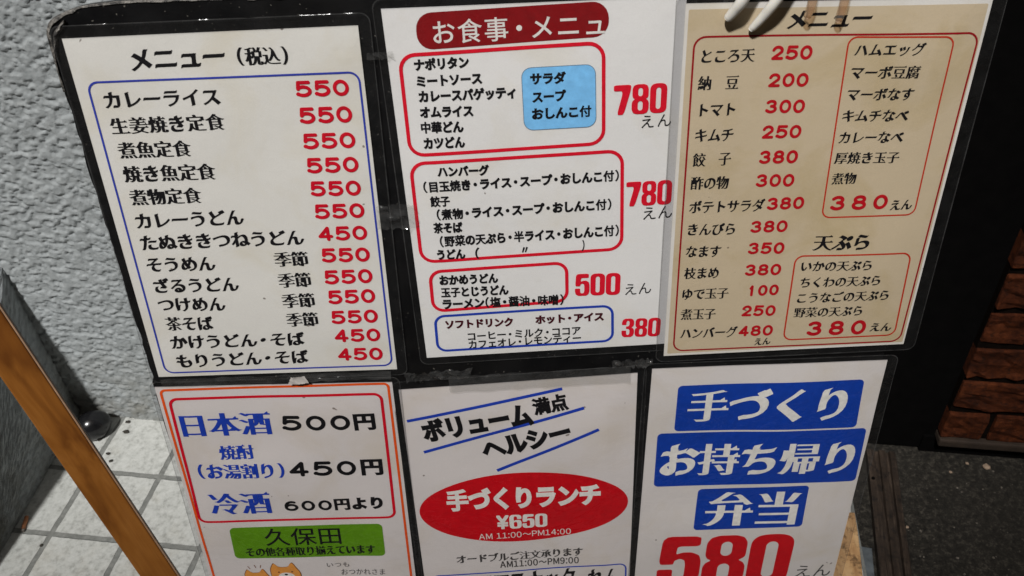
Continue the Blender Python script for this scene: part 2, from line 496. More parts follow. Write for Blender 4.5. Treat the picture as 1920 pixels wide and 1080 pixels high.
def text_mesh(txt, sty, p0, p1, h, ratio):
    """vertices (mm, 2D) and triangles of one printed line between two end points"""
    p0 = np.array(p0); p1 = np.array(p1); d = p1 - p0; W = float(np.linalg.norm(d)); ex = d / W; ey = np.array([-ex[1], ex[0]])
    VV = []; FF = []; n0 = 0
    def put(P, F, cx):
        nonlocal n0
        VV.append(p0 + P[:, :1] * ex + P[:, 1:] * ey + ex * cx); FF.append(F + n0); n0 += len(P)
    st = 6.0 if h > 22 else 0.0
    if sty in ('round', 'imp'):
        n = len(txt); r = ratio if ratio > 0 else (0.86 if sty == 'round' else 0.95)
        pitch = W / (n - 1 + r); w = pitch * r
        for i, ch in enumerate(txt):
            ww = w * (0.62 if ch == '1' else 1)
            P, F = digit(ch, sty, ww, h, st); put(P, F, w / 2 + i * pitch)
        return np.concatenate(VV), np.concatenate(FF)
    em = h / 0.90 if sty not in ('lat', 'latB') else h / 0.72
    gs = []; c = 0.0
    if sty in ('lat', 'latB'): txt = ''.join(chr(ord(c_) + 0xFEE0) if 0x21 <= ord(c_) <= 0x7e else c_ for c_ in txt)
    for ch in txt:
        if ch == '　': c += 1.0; continue
        if ch == ' ': c += 0.35; continue
        g = glyph(ch, sty, 0.22 if em > 22 else 0.0)
        l, r_ = g[0][:, 0].min(), g[0][:, 0].max()
        if sty in ('lat', 'latB') or ch in '（）':
            wd = (r_ - l) + (0.12 if ch not in '（）' else 0.16); gs.append((ch, g, c + wd / 2, (l + r_) / 2, l, r_)); c += wd
        elif ch == '・': gs.append((ch, g, c + 0.36, 0.5, l, r_)); c += 0.72
        else: gs.append((ch, g, c + 0.5, 0.5, l, r_)); c += 1.0
    cs = gs[-1][2] - gs[0][2]
    lo = gs[0][4] - gs[0][3]; hi = gs[-1][5] - gs[-1][3]
    if cs < 1e-6: a = min(1.4, W / (em * (hi - lo))) if ratio < 0 or len(txt) == 1 else 1; u = 0
    else:
        u = (W - em * (hi - lo)) / cs; a = 1.0
        if u < em * 1.0 or ratio < 0:
            u = W / (cs + hi - lo); a = u / em
            if ratio < 0: a = min(a, 1.7)
    lat_c = 0.37 if sty in ('lat', 'latB') else 0.38
    for ch, g, cc, mid, l, r_ in gs:
        P = g[0].copy(); P[:, 0] = (P[:, 0] - mid) * em * a; P[:, 1] = (P[:, 1] - lat_c) * em
        cx = (cc - gs[0][2]) * u - lo * em * a if cs > 1e-6 else W / 2
        put(P, g[1], cx)
    return np.concatenate(VV), np.concatenate(FF)

def round_quad(q, r, seg=6):
    """outline of a four-cornered shape with rounded corners; q = TL TR BR BL -> counter-clockwise"""
    q = [np.array(a, float) for a in q][::-1]
    out = []
    for i in range(4):
        a = q[i]; pv = q[i - 1]; nx = q[(i + 1) % 4]
        u = (pv - a) / np.linalg.norm(pv - a); v = (nx - a) / np.linalg.norm(nx - a)
        s = a + u * r; e = a + v * r; m = a
        for k in range(seg + 1):
            t = k / seg
            t2 = 0.5
            # a conic close to a circle
            w = 0.72
            b0, b1, b2 = (1 - t) ** 2, 2 * w * t * (1 - t), t * t
            out.append((s * b0 + m * b1 + e * b2) / (b0 + b1 + b2))
    return np.array(out)

def ring_mesh(outer, w):
    L = resample(outer, 8.0)
    L = dedupe(L)
    t = np.roll(L, -1, 0) - np.roll(L, 1, 0); t /= np.linalg.norm(t, axis=1)[:, None]
    nin = np.stack([-t[:, 1], t[:, 0]], 1)
    n = len(L)
    V = np.concatenate([L + nin * (w / 2), L - nin * (w / 2)])
    F = []
    for i in range(n):
        j = (i + 1) % n
        F += [(i, n + i, n + j), (i, n + j, j)]
    return V, np.array(F)

# ------------------------------------------------------------------ menu sheets
DATA=[
{"o":[1.7, -1.31],"th":0.0,"paper":[[0.0, 0.0], [207.5, 2.72], [206.69, -295.64], [-1.75, -295.09]],"el":[
  ['Q','frame_line','blue',[[8.76,-31.69],[204.01,-30.25],[202.94,-290.85],[5.56,-290.75]],7.57,1.51],
  ['T','heading_text','メニュー','minH','black',42.75,-16.5,111.41,-15.08,16.05,0],
  ['T','heading_text','（税込）','min','black',119.51,-16.29,155.52,-16.5,12.61,0],
  ['T','dish_text','カレーライス','min','black',17.07,-45.09,101.73,-44.7,12.44,0],
  ['T','price_text','550','round','red',157.0,-41.33,195.73,-41.41,12.34,0],
  ['T','dish_text','生姜焼き定食','min','black',16.45,-65.09,101.87,-63.84,12.42,0],
  ['T','price_text','550','round','red',156.63,-61.57,195.62,-61.65,12.75,0],
  ['T','dish_text','煮魚定食','min','black',17.04,-84.07,72.73,-83.86,12.82,0],
  ['T','price_text','550','round','red',156.38,-81.64,195.6,-81.71,12.52,0],
  ['T','dish_text','焼き魚定食','min','black',16.1,-103.37,87.25,-103.24,13.21,0],
  ['T','price_text','550','round','red',156.32,-101.05,195.73,-101.12,12.69,0],
  ['T','dish_text','煮物定食','min','black',16.05,-122.85,72.22,-122.6,13.16,0],
  ['T','price_text','550','round','red',156.38,-120.18,195.3,-120.67,12.85,0],
  ['T','dish_text','カレーうどん','min','black',15.54,-143.14,100.73,-142.52,13.1,0],
  ['T','price_text','550','round','red',156.86,-139.9,195.8,-139.92,13.01,0],
  ['T','dish_text','たぬききつねうどん','min','black',14.99,-162.43,145.2,-161.98,13.24,0],
  ['T','price_text','450','round','red',156.86,-159.53,195.68,-159.73,12.92,0],
  ['T','dish_text','そうめん','min','black',14.87,-182.21,70.34,-183.08,13.16,0],
  ['T','price_text','550','round','red',156.69,-179.16,195.61,-179.64,13.3,0],
  ['T','dish_text','ざるうどん','min','black',15.88,-202.42,85.59,-203.07,13.29,0],
  ['T','price_text','550','round','red',156.2,-199.67,195.59,-199.66,13.45,0],
  ['T','dish_text','つけめん','min','black',15.39,-220.28,71.0,-221.68,13.38,0],
  ['T','price_text','550','round','red',156.69,-218.75,195.74,-218.7,13.56,0],
  ['T','dish_text','茶そば','min','black',16.87,-239.77,57.01,-240.29,13.48,0],
  ['T','price_text','550','round','red',156.71,-238.61,195.85,-238.6,13.41,0],
  ['T','dish_text','かけうどん・そば','min','black',16.65,-258.68,131.17,-259.11,13.55,0],
  ['T','price_text','450','round','red',156.94,-257.39,195.87,-257.86,13.5,0],
  ['T','dish_text','もりうどん・そば','min','black',17.37,-278.6,131.56,-278.18,13.92,0],
  ['T','price_text','450','round','red',157.1,-277.3,195.86,-277.98,13.59,0],
  ['T','note_text','季節','min','black',117.7,-181.4,145.73,-181.57,13.36,0],
  ['T','note_text','季節','min','black',117.67,-201.24,145.28,-201.08,13.49,0],
  ['T','note_text','季節','min','black',117.76,-220.89,145.59,-220.67,13.62,0],
  ['T','note_text','季節','min','black',118.34,-239.5,145.78,-239.52,13.71,0],
]},
{"o":[226.18, 12.02],"th":0.03058,"paper":[[0.0, 0.0], [212.17, -4.53], [206.93, -297.58], [-0.03, -298.12]],"el":[
  ['Q','banner','maroon',[[23.08,-4.49],[157.7,-4.07],[158.46,-28.51],[22.41,-30.24]],11.25,0],
  ['T','heading_text','お食事・メニュ','gotM','white',34.3,-18.51,155.07,-19.49,16.03,0],
  ['Q','frame_line','red2',[[8.71,-33.22],[154.29,-32.79],[154.1,-108.77],[7.79,-109.59]],10.98,2.74],
  ['T','dish_text','ナポリタン','gotH','black',18.41,-40.59,57.93,-40.56,7.95,0],
  ['T','dish_text','ミートソース','gotH','black',18.73,-52.59,66.41,-52.84,7.91,0],
  ['T','dish_text','カレースパゲッティ','gotH','black',18.81,-64.0,90.17,-64.72,8.26,0],
  ['T','dish_text','オムライス','gotH','black',18.45,-76.01,58.19,-76.75,8.22,0],
  ['T','dish_text','中華どん','gotH','black',18.12,-87.88,49.98,-88.64,8.38,0],
  ['T','dish_text','カツどん','gotH','black',18.55,-100.37,49.96,-100.7,8.55,0],
  ['Q','note_panel','lblue',[[94.96,-47.57],[148.33,-47.81],[148.54,-95.01],[94.94,-94.7]],7.06,0],
  ['Q','panel_outline','greyblue',[[94.96,-47.57],[148.33,-47.81],[148.54,-95.01],[94.94,-94.7]],7.06,0.47],
  ['T','note_text','サラダ','gotH','black',101.01,-55.83,127.1,-56.29,7.92,0],
  ['T','note_text','スープ','gotH','black',101.68,-69.49,126.78,-69.48,8.09,0],
  ['T','note_text','おしんこ付','gotH','black',101.1,-82.35,145.06,-82.5,8.26,0],
  ['T','price_text','780','imp','red2',161.5,-75.76,200.84,-76.24,22.79,0],
  ['T','unit_text','えん','thin','black',182.27,-93.62,204.58,-93.39,10.45,0],
  ['Q','frame_line','red2',[[7.03,-116.09],[168.3,-115.74],[168.6,-200.94],[6.08,-202.25]],10.91,2.77],
  ['T','dish_text','ハンバーグ','gotH','black',26.66,-123.78,66.6,-124.69,7.98,0],
  ['T','dish_text','（目玉焼き・ライス・スープ・おしんこ付）','gotH','black',14.64,-136.03,165.87,-135.86,8.55,0],
  ['T','dish_text','餃子','gotH','black',18.54,-148.58,34.01,-148.69,8.52,0],
  ['T','dish_text','（煮物・ライス・スープ・おしんこ付）','gotH','black',22.55,-160.25,160.15,-160.03,8.87,0],
  ['T','dish_text','茶そば','gotH','black',18.6,-171.82,42.05,-172.45,8.83,0],
  ['T','dish_text','（野菜の天ぷら・半ライス・おしんこ付）','gotH','black',22.67,-184.39,166.19,-183.71,9.19,0],
  ['T','dish_text','うどん','gotH','black',19.12,-196.17,42.12,-196.76,8.9,0],
  ['T','dish_text','（','gotH','black',50.05,-196.8,53.5,-197.04,9.39,0],
  ['T','dish_text','）','gotH','black',136.4,-195.79,138.56,-195.94,9.32,0],
  ['T','dish_text','〃','gotH','black',87.75,-196.41,92.95,-196.27,7.88,0],
  ['T','price_text','780','imp','red2',171.54,-152.57,207.45,-153.12,21.09,0],
  ['T','unit_text','えん','thin','black',185.27,-170.23,208.34,-169.9,11.76,0],
  ['Q','frame_line','red2',[[11.62,-211.69],[123.73,-210.82],[123.27,-247.93],[10.71,-250.16]],9.74,2.83],
  ['T','dish_text','おかめうどん','gotH','black',18.65,-220.33,67.08,-221.42,8.96,0],
  ['T','dish_text','玉子とじうどん','gotH','black',18.8,-232.23,75.02,-233.38,9.11,0],
  ['T','dish_text','ラーメン（塩・醤油・味噌）','gotH','black',19.0,-243.82,120.45,-246.14,9.52,0],
  ['T','price_text','500','imp','red2',130.11,-232.69,167.72,-233.74,21.22,0],
  ['T','unit_text','えん','thin','black',171.59,-239.72,193.38,-239.15,11.46,0],
  ['Q','frame_line','blue2',[[11.28,-255.58],[161.17,-254.83],[161.5,-290.97],[10.38,-291.46]],8.21,2.28],
  ['T','dish_text','ソフトドリンク','gotH','dmaroon',19.09,-264.27,76.95,-265.63,8.45,0],
  ['T','dish_text','ホット・アイス','gotH','dmaroon',95.61,-265.04,154.17,-264.93,8.4,0],
  ['T','dish_text','コーヒー・ミルク・ココア','got','black',37.24,-278.0,134.22,-278.18,8.58,0],
  ['T','dish_text','カフェオレ・レモンティー','got','black',37.26,-286.61,134.33,-285.96,8.68,0],
  ['T','price_text','380','imp','red2',169.24,-278.17,202.38,-279.42,19.27,0],
]},
{"o":[437.46, 9.67],"th":0.00543,"paper":[[0.0, 0.0], [214.71, -3.45], [210.92, -297.23], [2.38, -300.69]],"el":[
  ['T','heading_text','メニュー','minH','black',72.58,-13.67,132.29,-14.38,13.34,0],
  ['Q','frame_line','dred',[[7.87,-23.25],[210.57,-27.75],[206.72,-293.65],[10.45,-295.36]],8.38,1.42],
  ['T','dish_text','ところ天','minL','black',13.93,-37.22,52.62,-37.79,9.84,0],
  ['T','price_text','250','round','dred2',64.18,-36.8,93.46,-37.51,10.4,0],
  ['T','dish_text','納\u3000豆','minL','black',12.77,-56.81,42.71,-57.36,10.37,0],
  ['T','price_text','200','round','dred2',64.27,-56.79,93.49,-57.51,10.35,0],
  ['T','dish_text','トマト','minL','black',15.56,-77.2,42.35,-77.42,10.09,0],
  ['T','price_text','300','round','dred2',64.47,-76.63,93.6,-77.35,10.48,0],
  ['T','dish_text','キムチ','minL','black',13.89,-96.81,42.94,-97.33,10.41,0],
  ['T','price_text','250','round','dred2',64.19,-96.43,93.68,-97.0,10.6,0],
  ['T','dish_text','餃\u3000子','minL','black',13.38,-116.93,42.8,-116.54,10.96,0],
  ['T','price_text','380','round','dred2',64.51,-116.75,93.92,-117.28,10.94,0],
  ['T','dish_text','酢の物','minL','black',13.58,-136.27,43.1,-136.58,10.84,0],
  ['T','price_text','300','round','dred2',64.23,-136.09,93.83,-136.84,10.83,0],
  ['T','dish_text','ポテトサラダ','minL','black',13.72,-156.94,73.39,-157.38,10.48,0],
  ['T','price_text','380','round','dred2',75.18,-156.52,104.29,-156.52,10.92,0],
  ['T','dish_text','きんぴら','minL','black',14.17,-176.66,52.19,-177.5,10.56,0],
  ['T','price_text','380','round','dred2',64.5,-176.43,93.97,-176.86,10.78,0],
  ['T','dish_text','なます','minL','black',14.16,-196.85,42.9,-197.59,10.63,0],
  ['T','price_text','350','round','dred2',64.69,-196.05,94.11,-196.82,10.85,0],
  ['T','dish_text','枝まめ','minL','black',14.12,-217.44,42.85,-217.68,10.7,0],
  ['T','price_text','380','round','dred2',64.47,-216.43,94.06,-216.86,10.92,0],
  ['T','dish_text','ゆで玉子','minL','black',14.24,-237.62,52.87,-237.76,10.75,0],
  ['T','price_text','100','round','dred2',67.96,-236.65,94.55,-236.46,10.71,0],
  ['T','dish_text','煮玉子','minL','black',13.96,-257.84,43.94,-258.11,11.06,0],
  ['T','price_text','250','round','dred2',65.77,-256.39,94.53,-257.15,11.02,0],
  ['T','dish_text','ハンバーグ','minL','black',15.06,-277.43,64.25,-277.51,10.8,0],
  ['T','price_text','480','round','dred2',65.41,-277.12,94.78,-277.35,11.06,0],
  ['T','unit_text','えん','min','black',80.07,-288.95,94.2,-288.48,7.3,0],
  ['Q','frame_line','ored',[[117.87,-27.34],[193.11,-29.76],[193.47,-170.56],[120.09,-170.33]],6.45,1.21],
  ['T','dish_text','ハムエッグ','minL','black',123.09,-36.7,173.79,-37.68,8.84,0],
  ['T','dish_text','マーボ豆腐','minL','black',123.2,-53.09,173.45,-54.44,9.48,0],
  ['T','dish_text','マーボなす','minL','black',123.28,-69.51,172.77,-71.02,9.33,0],
  ['T','dish_text','キムチなべ','minL','black',122.82,-85.95,172.36,-87.47,9.37,0],
  ['T','dish_text','カレーなべ','minL','black',122.88,-103.15,171.97,-104.37,9.42,0],
  ['T','dish_text','厚焼き玉子','minL','black',122.16,-119.73,172.02,-120.86,9.44,0],
  ['T','dish_text','煮物','minL','black',122.53,-136.98,141.9,-137.0,9.47,0],
  ['T','price_text','380','round','dred2',125.3,-157.86,170.24,-158.33,12.79,0.68],
  ['T','unit_text','えん','min','black',172.8,-161.51,190.29,-161.3,8.87,0],
  ['T','heading_text','天ぷら','minH','black',116.44,-192.85,162.03,-193.33,14.21,0],
  ['Q','frame_line','ored',[[104.31,-204.71],[198.48,-205.52],[200.75,-286.92],[105.01,-288.13]],7.2,1.35],
  ['T','dish_text','いかの天ぷら','minL','black',110.05,-214.51,167.85,-215.19,9.61,0],
  ['T','dish_text','ちくわの天ぷら','minL','black',111.34,-230.13,177.66,-230.04,9.82,0],
  ['T','dish_text','こうなごの天ぷら','minL','black',111.2,-245.41,187.66,-245.05,10.03,0],
  ['T','dish_text','野菜の天ぷら','minL','black',110.34,-260.01,168.21,-259.92,9.97,0],
  ['T','price_text','380','round','dred2',124.14,-277.03,174.52,-277.5,15.18,0.68],
  ['T','unit_text','えん','min','black',178.08,-277.82,196.74,-278.12,8.83,0],
]},
{"o":[-6.37, -307.29],"th":-0.00437,"paper":[[0.0, 0.0], [209.06, -2.27], [210.26, -297.0], [-0.45, -297.0]],"el":[
  ['Q','frame_line','orange',[[4.31,-3.72],[205.34,-3.61],[205.64,-349.29],[3.85,-346.5]],4.17,2.34],
  ['Q','frame_line','red',[[10.13,-13.51],[198.1,-14.67],[196.63,-166.85],[6.41,-165.17]],6.97,2.74],
  ['T','drink_text','日本酒','minX','blue2',14.05,-43.51,95.7,-44.46,26.29,0],
  ['T','price_text','500','round','black',104.85,-44.82,166.81,-45.99,17.53,0.8],
  ['T','unit_text','円','gotX','black',169.98,-45.49,189.71,-45.33,18.77,0],
  ['T','drink_text','焼酎','minX','blue2',41.84,-77.19,74.22,-77.32,16.33,0],
  ['T','note_text','（お湯割り）','minH','blue2',18.01,-99.1,98.77,-100.8,17.48,0],
  ['T','price_text','450','round','black',103.43,-99.92,165.83,-101.41,18.15,0.8],
  ['T','unit_text','円','gotX','black',170.45,-100.65,191.06,-100.83,19.48,0],
  ['T','drink_text','冷酒','minX','blue2',19.93,-141.29,79.75,-141.72,28.33,0],
  ['T','price_text','600','round','black',91.78,-147.2,137.2,-148.07,13.54,0.8],
  ['T','unit_text','円より','gotX','black',139.71,-147.11,186.53,-146.97,14.59,0],
  ['Q','banner','green',[[32.88,-174.39],[183.03,-175.05],[182.34,-220.39],[31.07,-218.23]],5.31,0],
  ['T','banner_text','久保田','gotM','black',65.11,-188.98,140.5,-190.28,23.25,0],
  ['T','banner_text','その他各種取り揃えています','min','black',42.88,-209.49,173.16,-210.71,12.29,0],
  ['T','note_text','いつも','thin','ink',121.41,-231.72,143.86,-231.95,7.09,0],
  ['T','note_text','おつかれさま','thin','ink',134.93,-242.65,179.56,-243.5,8.77,0],
  ['D',[[[54.71,-260.73]],[[80.04,-257.83]]]],
]},
{"o":[207.42, -319.9],"th":0.02137,"paper":[[0.0, 0.0], [212.69, 5.51], [211.33, -297.0], [-1.5, -297.0]],"el":[
  ['L','rule_line','blue2',[3.59,-36.26],[145.64,-7.36],3.21],
  ['L','rule_line','blue2',[15.2,-74.43],[164.97,-29.68],3.29],
  ['L','rule_line','blue2',[82.16,-100.99],[178.39,-55.3],3.35],
  ['T','heading_text','ボリューム','gotX','black',15.49,-50.28,117.88,-32.97,24.59,-1],
  ['T','heading_text','満点','gotX','black',118.11,-26.42,150.31,-21.12,17.19,-1],
  ['T','heading_text','ヘルシー','gotX','black',68.92,-75.94,151.8,-54.33,23.34,-1],
  ['E','oval_panel','red3',[105.36,-151.05],[207.48,-149.4],[103.83,-104.62]],
  ['T','heading_text','手づくりランチ','gotX','white',30.78,-136.97,180.52,-136.89,26.25,-1],
  ['T','price_text','¥650','imp','white',77.78,-169.31,128.05,-169.76,19.19,0],
  ['T','note_text','AM 11:00～PM14:00','lat','white',59.04,-188.12,151.11,-187.39,7.54,0],
  ['T','note_text','オードブルご注文承ります','min','ink',33.82,-219.11,163.24,-217.02,11.34,0],
  ['T','note_text','AM11:00～PM9:00','latB','ink',77.88,-229.35,158.69,-229.25,8.7,0],
  ['Q','frame_line','blue2',[[7.87,-241.95],[207.16,-237.78],[208.5,-459.61],[1.45,-461.57]],7.49,1.61],
  ['T','banner_text','ママスナック','minX','black',51.71,-255.68,155.26,-254.99,28.55,0],
  ['T','banner_text','れん','minX','black',167.48,-257.5,201.14,-256.66,27.69,0],
]},
{"o":[432.29, -304.5],"th":-0.0077,"paper":[[0.0, 0.0], [207.5, 2.62], [207.57, -297.0], [-0.82, -297.0]],"el":[
  ['Q','banner','blue3',[[24.33,-19.14],[190.79,-17.69],[193.02,-72.09],[24.88,-72.43]],4.38,0],
  ['T','banner_text','手づくり','minX','white',35.0,-43.21,179.22,-43.96,35.77,0],
  ['Q','banner','blue3',[[9.94,-74.77],[203.37,-73.74],[205.31,-140.64],[10.52,-141.33]],4.56,0],
  ['T','banner_text','お持ち帰り','minX','white',14.73,-108.13,197.93,-109.26,38.87,0],
  ['Q','banner','blue3',[[54.18,-146.03],[161.45,-144.54],[161.97,-198.85],[53.46,-199.27]],4.21,0],
  ['T','banner_text','弁当','minX','white',61.88,-172.39,155.99,-173.56,43.51,0],
  ['T','price_text','580','imp','red3',21.51,-245.38,158.09,-245.57,75.06,0],
  ['T','unit_text','えん','thin','ink',166.09,-265.88,202.78,-265.02,19.37,0],
]},
]

BOARD = Matrix(((0.9999, 0.0167, 0.0026, -0.3123), (0.0, 0.1560, -0.9878, 0.5895), (-0.0169, 0.9876, 0.1560, 1.1507), (0, 0, 0, 1)))
LABELS = [
 'white menu with a thin blue frame and crimson prices, upper left on the board',
 'white menu headed by a maroon banner, with red and blue boxes below',
 'beige parchment menu with dark red frame and prices, upper right behind the white prongs',
 'white drinks list in a red frame with a green banner, lower left',
 'white lunch poster with a red oval and slanted blue lines, middle of the lower row',
 'white takeaway poster with three blue panels and a large red price, lower right',
]
ZB = [0.0016, 0.0010, 0.0034, 0.0012, 0.0010, 0.0028]
AMP = [0.0018, 0.0026, 0.0028, 0.0044, 0.0040, 0.0036]
MARG = [(7, 9, 9, 6), (6, 7, 7, 7), (7, 8, 10, 6), (4, 6, 7, 6), (6, 9, 8, 6), (7, 6, 9, 6)]   # left, top, right, bottom (mm)

def sheet_z(i):
    """gentle waves of sheet i: height (m) over the board at local x, y (mm)"""
    def f(P):
        x = P[:, 0]; y = -P[:, 1]
        e = np.clip(np.minimum(np.minimum(x + 6, 216 - x) / 30, np.minimum(y + 6, 304 - y) / 40), 0, 1)
        e = 0.25 + 0.75 * e
        n = vnoise(x / 95 + 3.1 * i, y / 60 + 1.7 * i, 11 + i) * 0.7 + vnoise(x / 52 + 3.1 * i, y / 110 - i, 31 + i) * 0.3
        return ZB[i] + AMP[i] * n * e
    return f

def printed(name, P, F, z, lift, m, parent):
    V = np.column_stack([P / 1000.0, z(P) + lift])
    return mesh_obj(name, V, F, m, parent)

def film_sheet(i, d, root, z):
    q = [np.array(a) for a in d['paper']]
    l, t, r, b = MARG[i]
    o = [q[0] + (-l, t), q[1] + (r, t), q[2] + (r, -b), q[3] + (-l, -b)]
    outer = resample(round_quad(o, 7.0), 8.0)
    inner = resample(round_quad(o, 6.0), 8.0)
    c = outer.mean(0)
    ins = outer + (c - outer) / np.linalg.norm(c - outer, axis=1)[:, None] * 0.9
    pl = resample(np.array(q[::-1]), 8.0)
    V = []; Ed = []
    for L in (outer, ins, pl):
        n0 = len(V); V += [Vector(map(float, a)) for a in L]; Ed += [(n0 + k, n0 + (k + 1) % len(L)) for k in range(len(L))]
    gx = np.arange(4, 214, 8.0); gy = -np.arange(4, 300, 8.0)
    G = np.array(np.meshgrid(gx, gy)).reshape(2, -1).T
    G = G[winding(G[:, 0], G[:, 1], [ins]) > 0]
    V += [Vector(map(float, a)) for a in G]
    rr = delaunay_2d_cdt(V, Ed, [], 0, 1e-6)
    P = np.array([(v[0], v[1]) for v in rr[0]]); F = np.array([f for f in rr[2] if len(f) == 3])
    cc = P[F].mean(1)
    k = winding(cc[:, 0], cc[:, 1], [outer]) > 0
    F = F[k]; cc = cc[k]
    fm = np.where(winding(cc[:, 0], cc[:, 1], [pl]) > 0, 0, np.where(winding(cc[:, 0], cc[:, 1], [ins]) > 0, 1, 2))
    V3 = np.column_stack([P / 1000.0, z(P) + 0.0007])
    return mesh_obj('plastic_sleeve', V3, F, [FILM, MARGIN, RIM], root, fm, True)

def make_sheet(i, d):
    mw = BOARD @ Matrix.Translation((d['o'][0] / 1000, d['o'][1] / 1000, 0)) @ Matrix.Rotation(d['th'], 4, 'Z')
    root = empty('menu_sheet', mw)
    tag(root, LABELS[i], 'menu', 'menus taped to the black board')
    z = sheet_z(i)
    q = np.array(d['paper'][::-1])
    P, F = fill([resample(q, 8.0)], 8.0)
    n = len(P)
    V = np.concatenate([np.column_stack([P / 1000, z(P)]), np.column_stack([P / 1000, z(P) - 0.00022])])
    rim = resample(q, 8.0)
    FF = [tuple(f) for f in F] + [tuple(reversed([a + n for a in f])) for f in F]
    paper = mesh_obj('paper', V, FF, PAPERS[i], root)
    if i == 2:
        qq = [np.array(a) for a in d['paper']]
        P, F = fill([resample(round_quad([qq[0] + (2.5, -4.2), qq[1] + (-2.5, -4.2), qq[2] + (-1.5, 2.5), qq[3] + (3.0, 2.5)], 1.0), 8.0)], 8.0)
        printed('parchment_print', P, F, z, 0.00012, MAT['parch'], paper)
    for e in d['el']:
        k = e[0]
        if k == 'T':
            _, nm, tx, st, col, x0, y0, x1, y1, h, ratio = e
            P, F = text_mesh(tx, st, (x0, y0), (x1, y1), h, ratio)
            printed(nm, P, F, z, 0.00036, MAT[col], paper)
        elif k == 'Q':
            _, nm, col, qd, r, w = e
            L = round_quad(qd, r)
            if w:
                P, F = ring_mesh(L, w); lift = 0.00028
            else:
                P, F = fill([resample(L, 8.0)], 8.0); lift = 0.00022
            printed(nm, P, F, z, lift, MAT[col], paper)
        elif k == 'E':
            _, nm, col, c, rt, tp = e
            c = np.array(c); a = np.array(rt) - c; b = np.array(tp) - c
            b = b - a * (a @ b) / (a @ a) * 0.6
            L = np.array([c + a * math.cos(t) + b * math.sin(t) for t in np.linspace(0, 2 * math.pi, 72, endpoint=False)])
            P, F = fill([L], 8.0)
            printed(nm, P, F, z, 0.00022, MAT[col], paper)
        elif k == 'L':
            _, nm, col, a, b, w = e
            a = np.array(a); b = np.array(b); t = (b - a) / np.linalg.norm(b - a); nn = np.array([-t[1], t[0]]) * w / 2
            L = np.array([a - nn, b - nn, b + nn, a + nn])
            P, F = fill([resample(L, 8.0)])
            printed(nm, P, F, z, 0.00028, MAT[col], paper)
        elif k == 'D':
            dogs(e[1], z, paper)
    film_sheet(i, d, root, z)
    return root

def dogs(cs, z, paper):
    """two small drawn dogs sitting side by side"""
    def shape(nm, pts, col, lift):
        L = np.array(pts, float)
        if area(L) < 0: L = L[::-1].copy()
        P, F = fill([resample(L, 6.0)], 6.0)
        printed(nm, P, F, z, lift, MAT[col], paper)
    (ax, ay), (bx, by) = cs[0][0], cs[1][0]
    for nm, x0, x1, yt in (('picture_backing', ax - 32, ax - 20, ay + 10), ('picture_backing', bx + 8, bx + 19, by + 8)):
        shape(nm, [(x0, yt), (x1, yt), (x1, yt - 30), (x0, yt - 30)], 'straw', 0.00020)
    def head(cx, cy, s):
        pts = [(-13, -16), (-13.5, 3), (-12, 9), (-9.5, 13.5), (-7.5, 12), (-4, 8.5), (4, 8.5), (7, 12.5), (9.5, 13.5), (13, 6), (16, -2), (15, -16)]
        out = np.array(smooth_path([np.array(a) * s for a in pts], 4)) + (cx, cy)
        shape('dog_outline', [(cx + (a - cx) * 1.05, cy + (b - cy) * 1.05) for a, b in out], 'outline', 0.00022)
        shape('dog_head', out, 'tan', 0.00028)
        mz = [(cx + s * (1.5 + 8.5 * math.cos(t)), cy + s * (-6 + 6.2 * math.sin(t))) for t in np.linspace(0, 6.28, 20, endpoint=False)]
        shape('dog_muzzle', mz, 'white', 0.00034)
        for ex_ in (-5.5, 8.0):
            shape('dog_eye', [(cx + s * (ex_ + 1.1 * math.cos(t)), cy + s * (1.2 + 1.1 * math.sin(t))) for t in np.linspace(0, 6.28, 10, endpoint=False)], 'outline', 0.00040)
        shape('dog_nose', [(cx + s * (1.5 + 1.7 * math.cos(t)), cy + s * (-2.6 + 1.3 * math.sin(t))) for t in np.linspace(0, 6.28, 10, endpoint=False)], 'black', 0.00044)
    head(ax - 7, ay + 14.0, 0.85)
    head(bx - 3, by + 17.0, 1.0)
    for (x0, y0, x1, y1) in ((ax - 14, ay + 31, ax - 12, ay + 27), (ax - 7, ay + 32.5, ax - 6, ay + 28), (ax - 0.5, ay + 32, ax - 1.6, ay + 28)):
        shape('picture_stroke', [(x0, y0), (x0 + .8, y0), (x1 + .8, y1), (x1, y1)], 'outline', 0.00028)

for i, d in enumerate(DATA): make_sheet(i, d)
bpy.data.objects.remove(_fo)

# ------------------------------------------------------------------ the black board
def board_mat():
    m, nt, ns, ls, b = new_mat('black_board_film')
    dirt = noise(nt, 9, 6, 0.65)
    c = mixc(nt, ramp(nt, dirt, [(0.45, 0.0), (0.8, 0.6)]), (0.0035, 0.0035, 0.004), (0.012, 0.011, 0.010))
    sp = noise(nt, 330, 2, 0.5)
    c = mixc(nt, ramp(nt, sp, [(0.69, 0.0), (0.75, 0.8)]), c, (0.16, 0.15, 0.13))
    ls.new(c, b.inputs["Base Color"])
    ls.new(ramp(nt, noise(nt, 25, 5), [(0.3, 0.28), (0.7, 0.5)]), b.inputs["Roughness"])
    bump(nt, b, noise(nt, 45, 5, 0.6), 0.25, 0.0015)
    return m
BOARD_M = board_mat()
def worn_mat():
    m, nt, ns, ls, b = new_mat('worn_board_edge')
    n = noise(nt, 160, 6, 0.75)
    ls.new(ramp(nt, n, [(0.42, (0.015, 0.014, 0.013)), (0.55, (0.16, 0.15, 0.135)), (0.72, (0.42, 0.40, 0.36))]), b.inputs["Base Color"])
    b.inputs["Roughness"].default_value = 0.45
    bump(nt, b, n, 0.8, 0.002)
    return m
WORN = worn_mat()
board = empty('sign_board', BOARD)
tag(board, 'tall black standing sign board with a scuffed curled corner, leaning back and covered in menus', 'sign board')
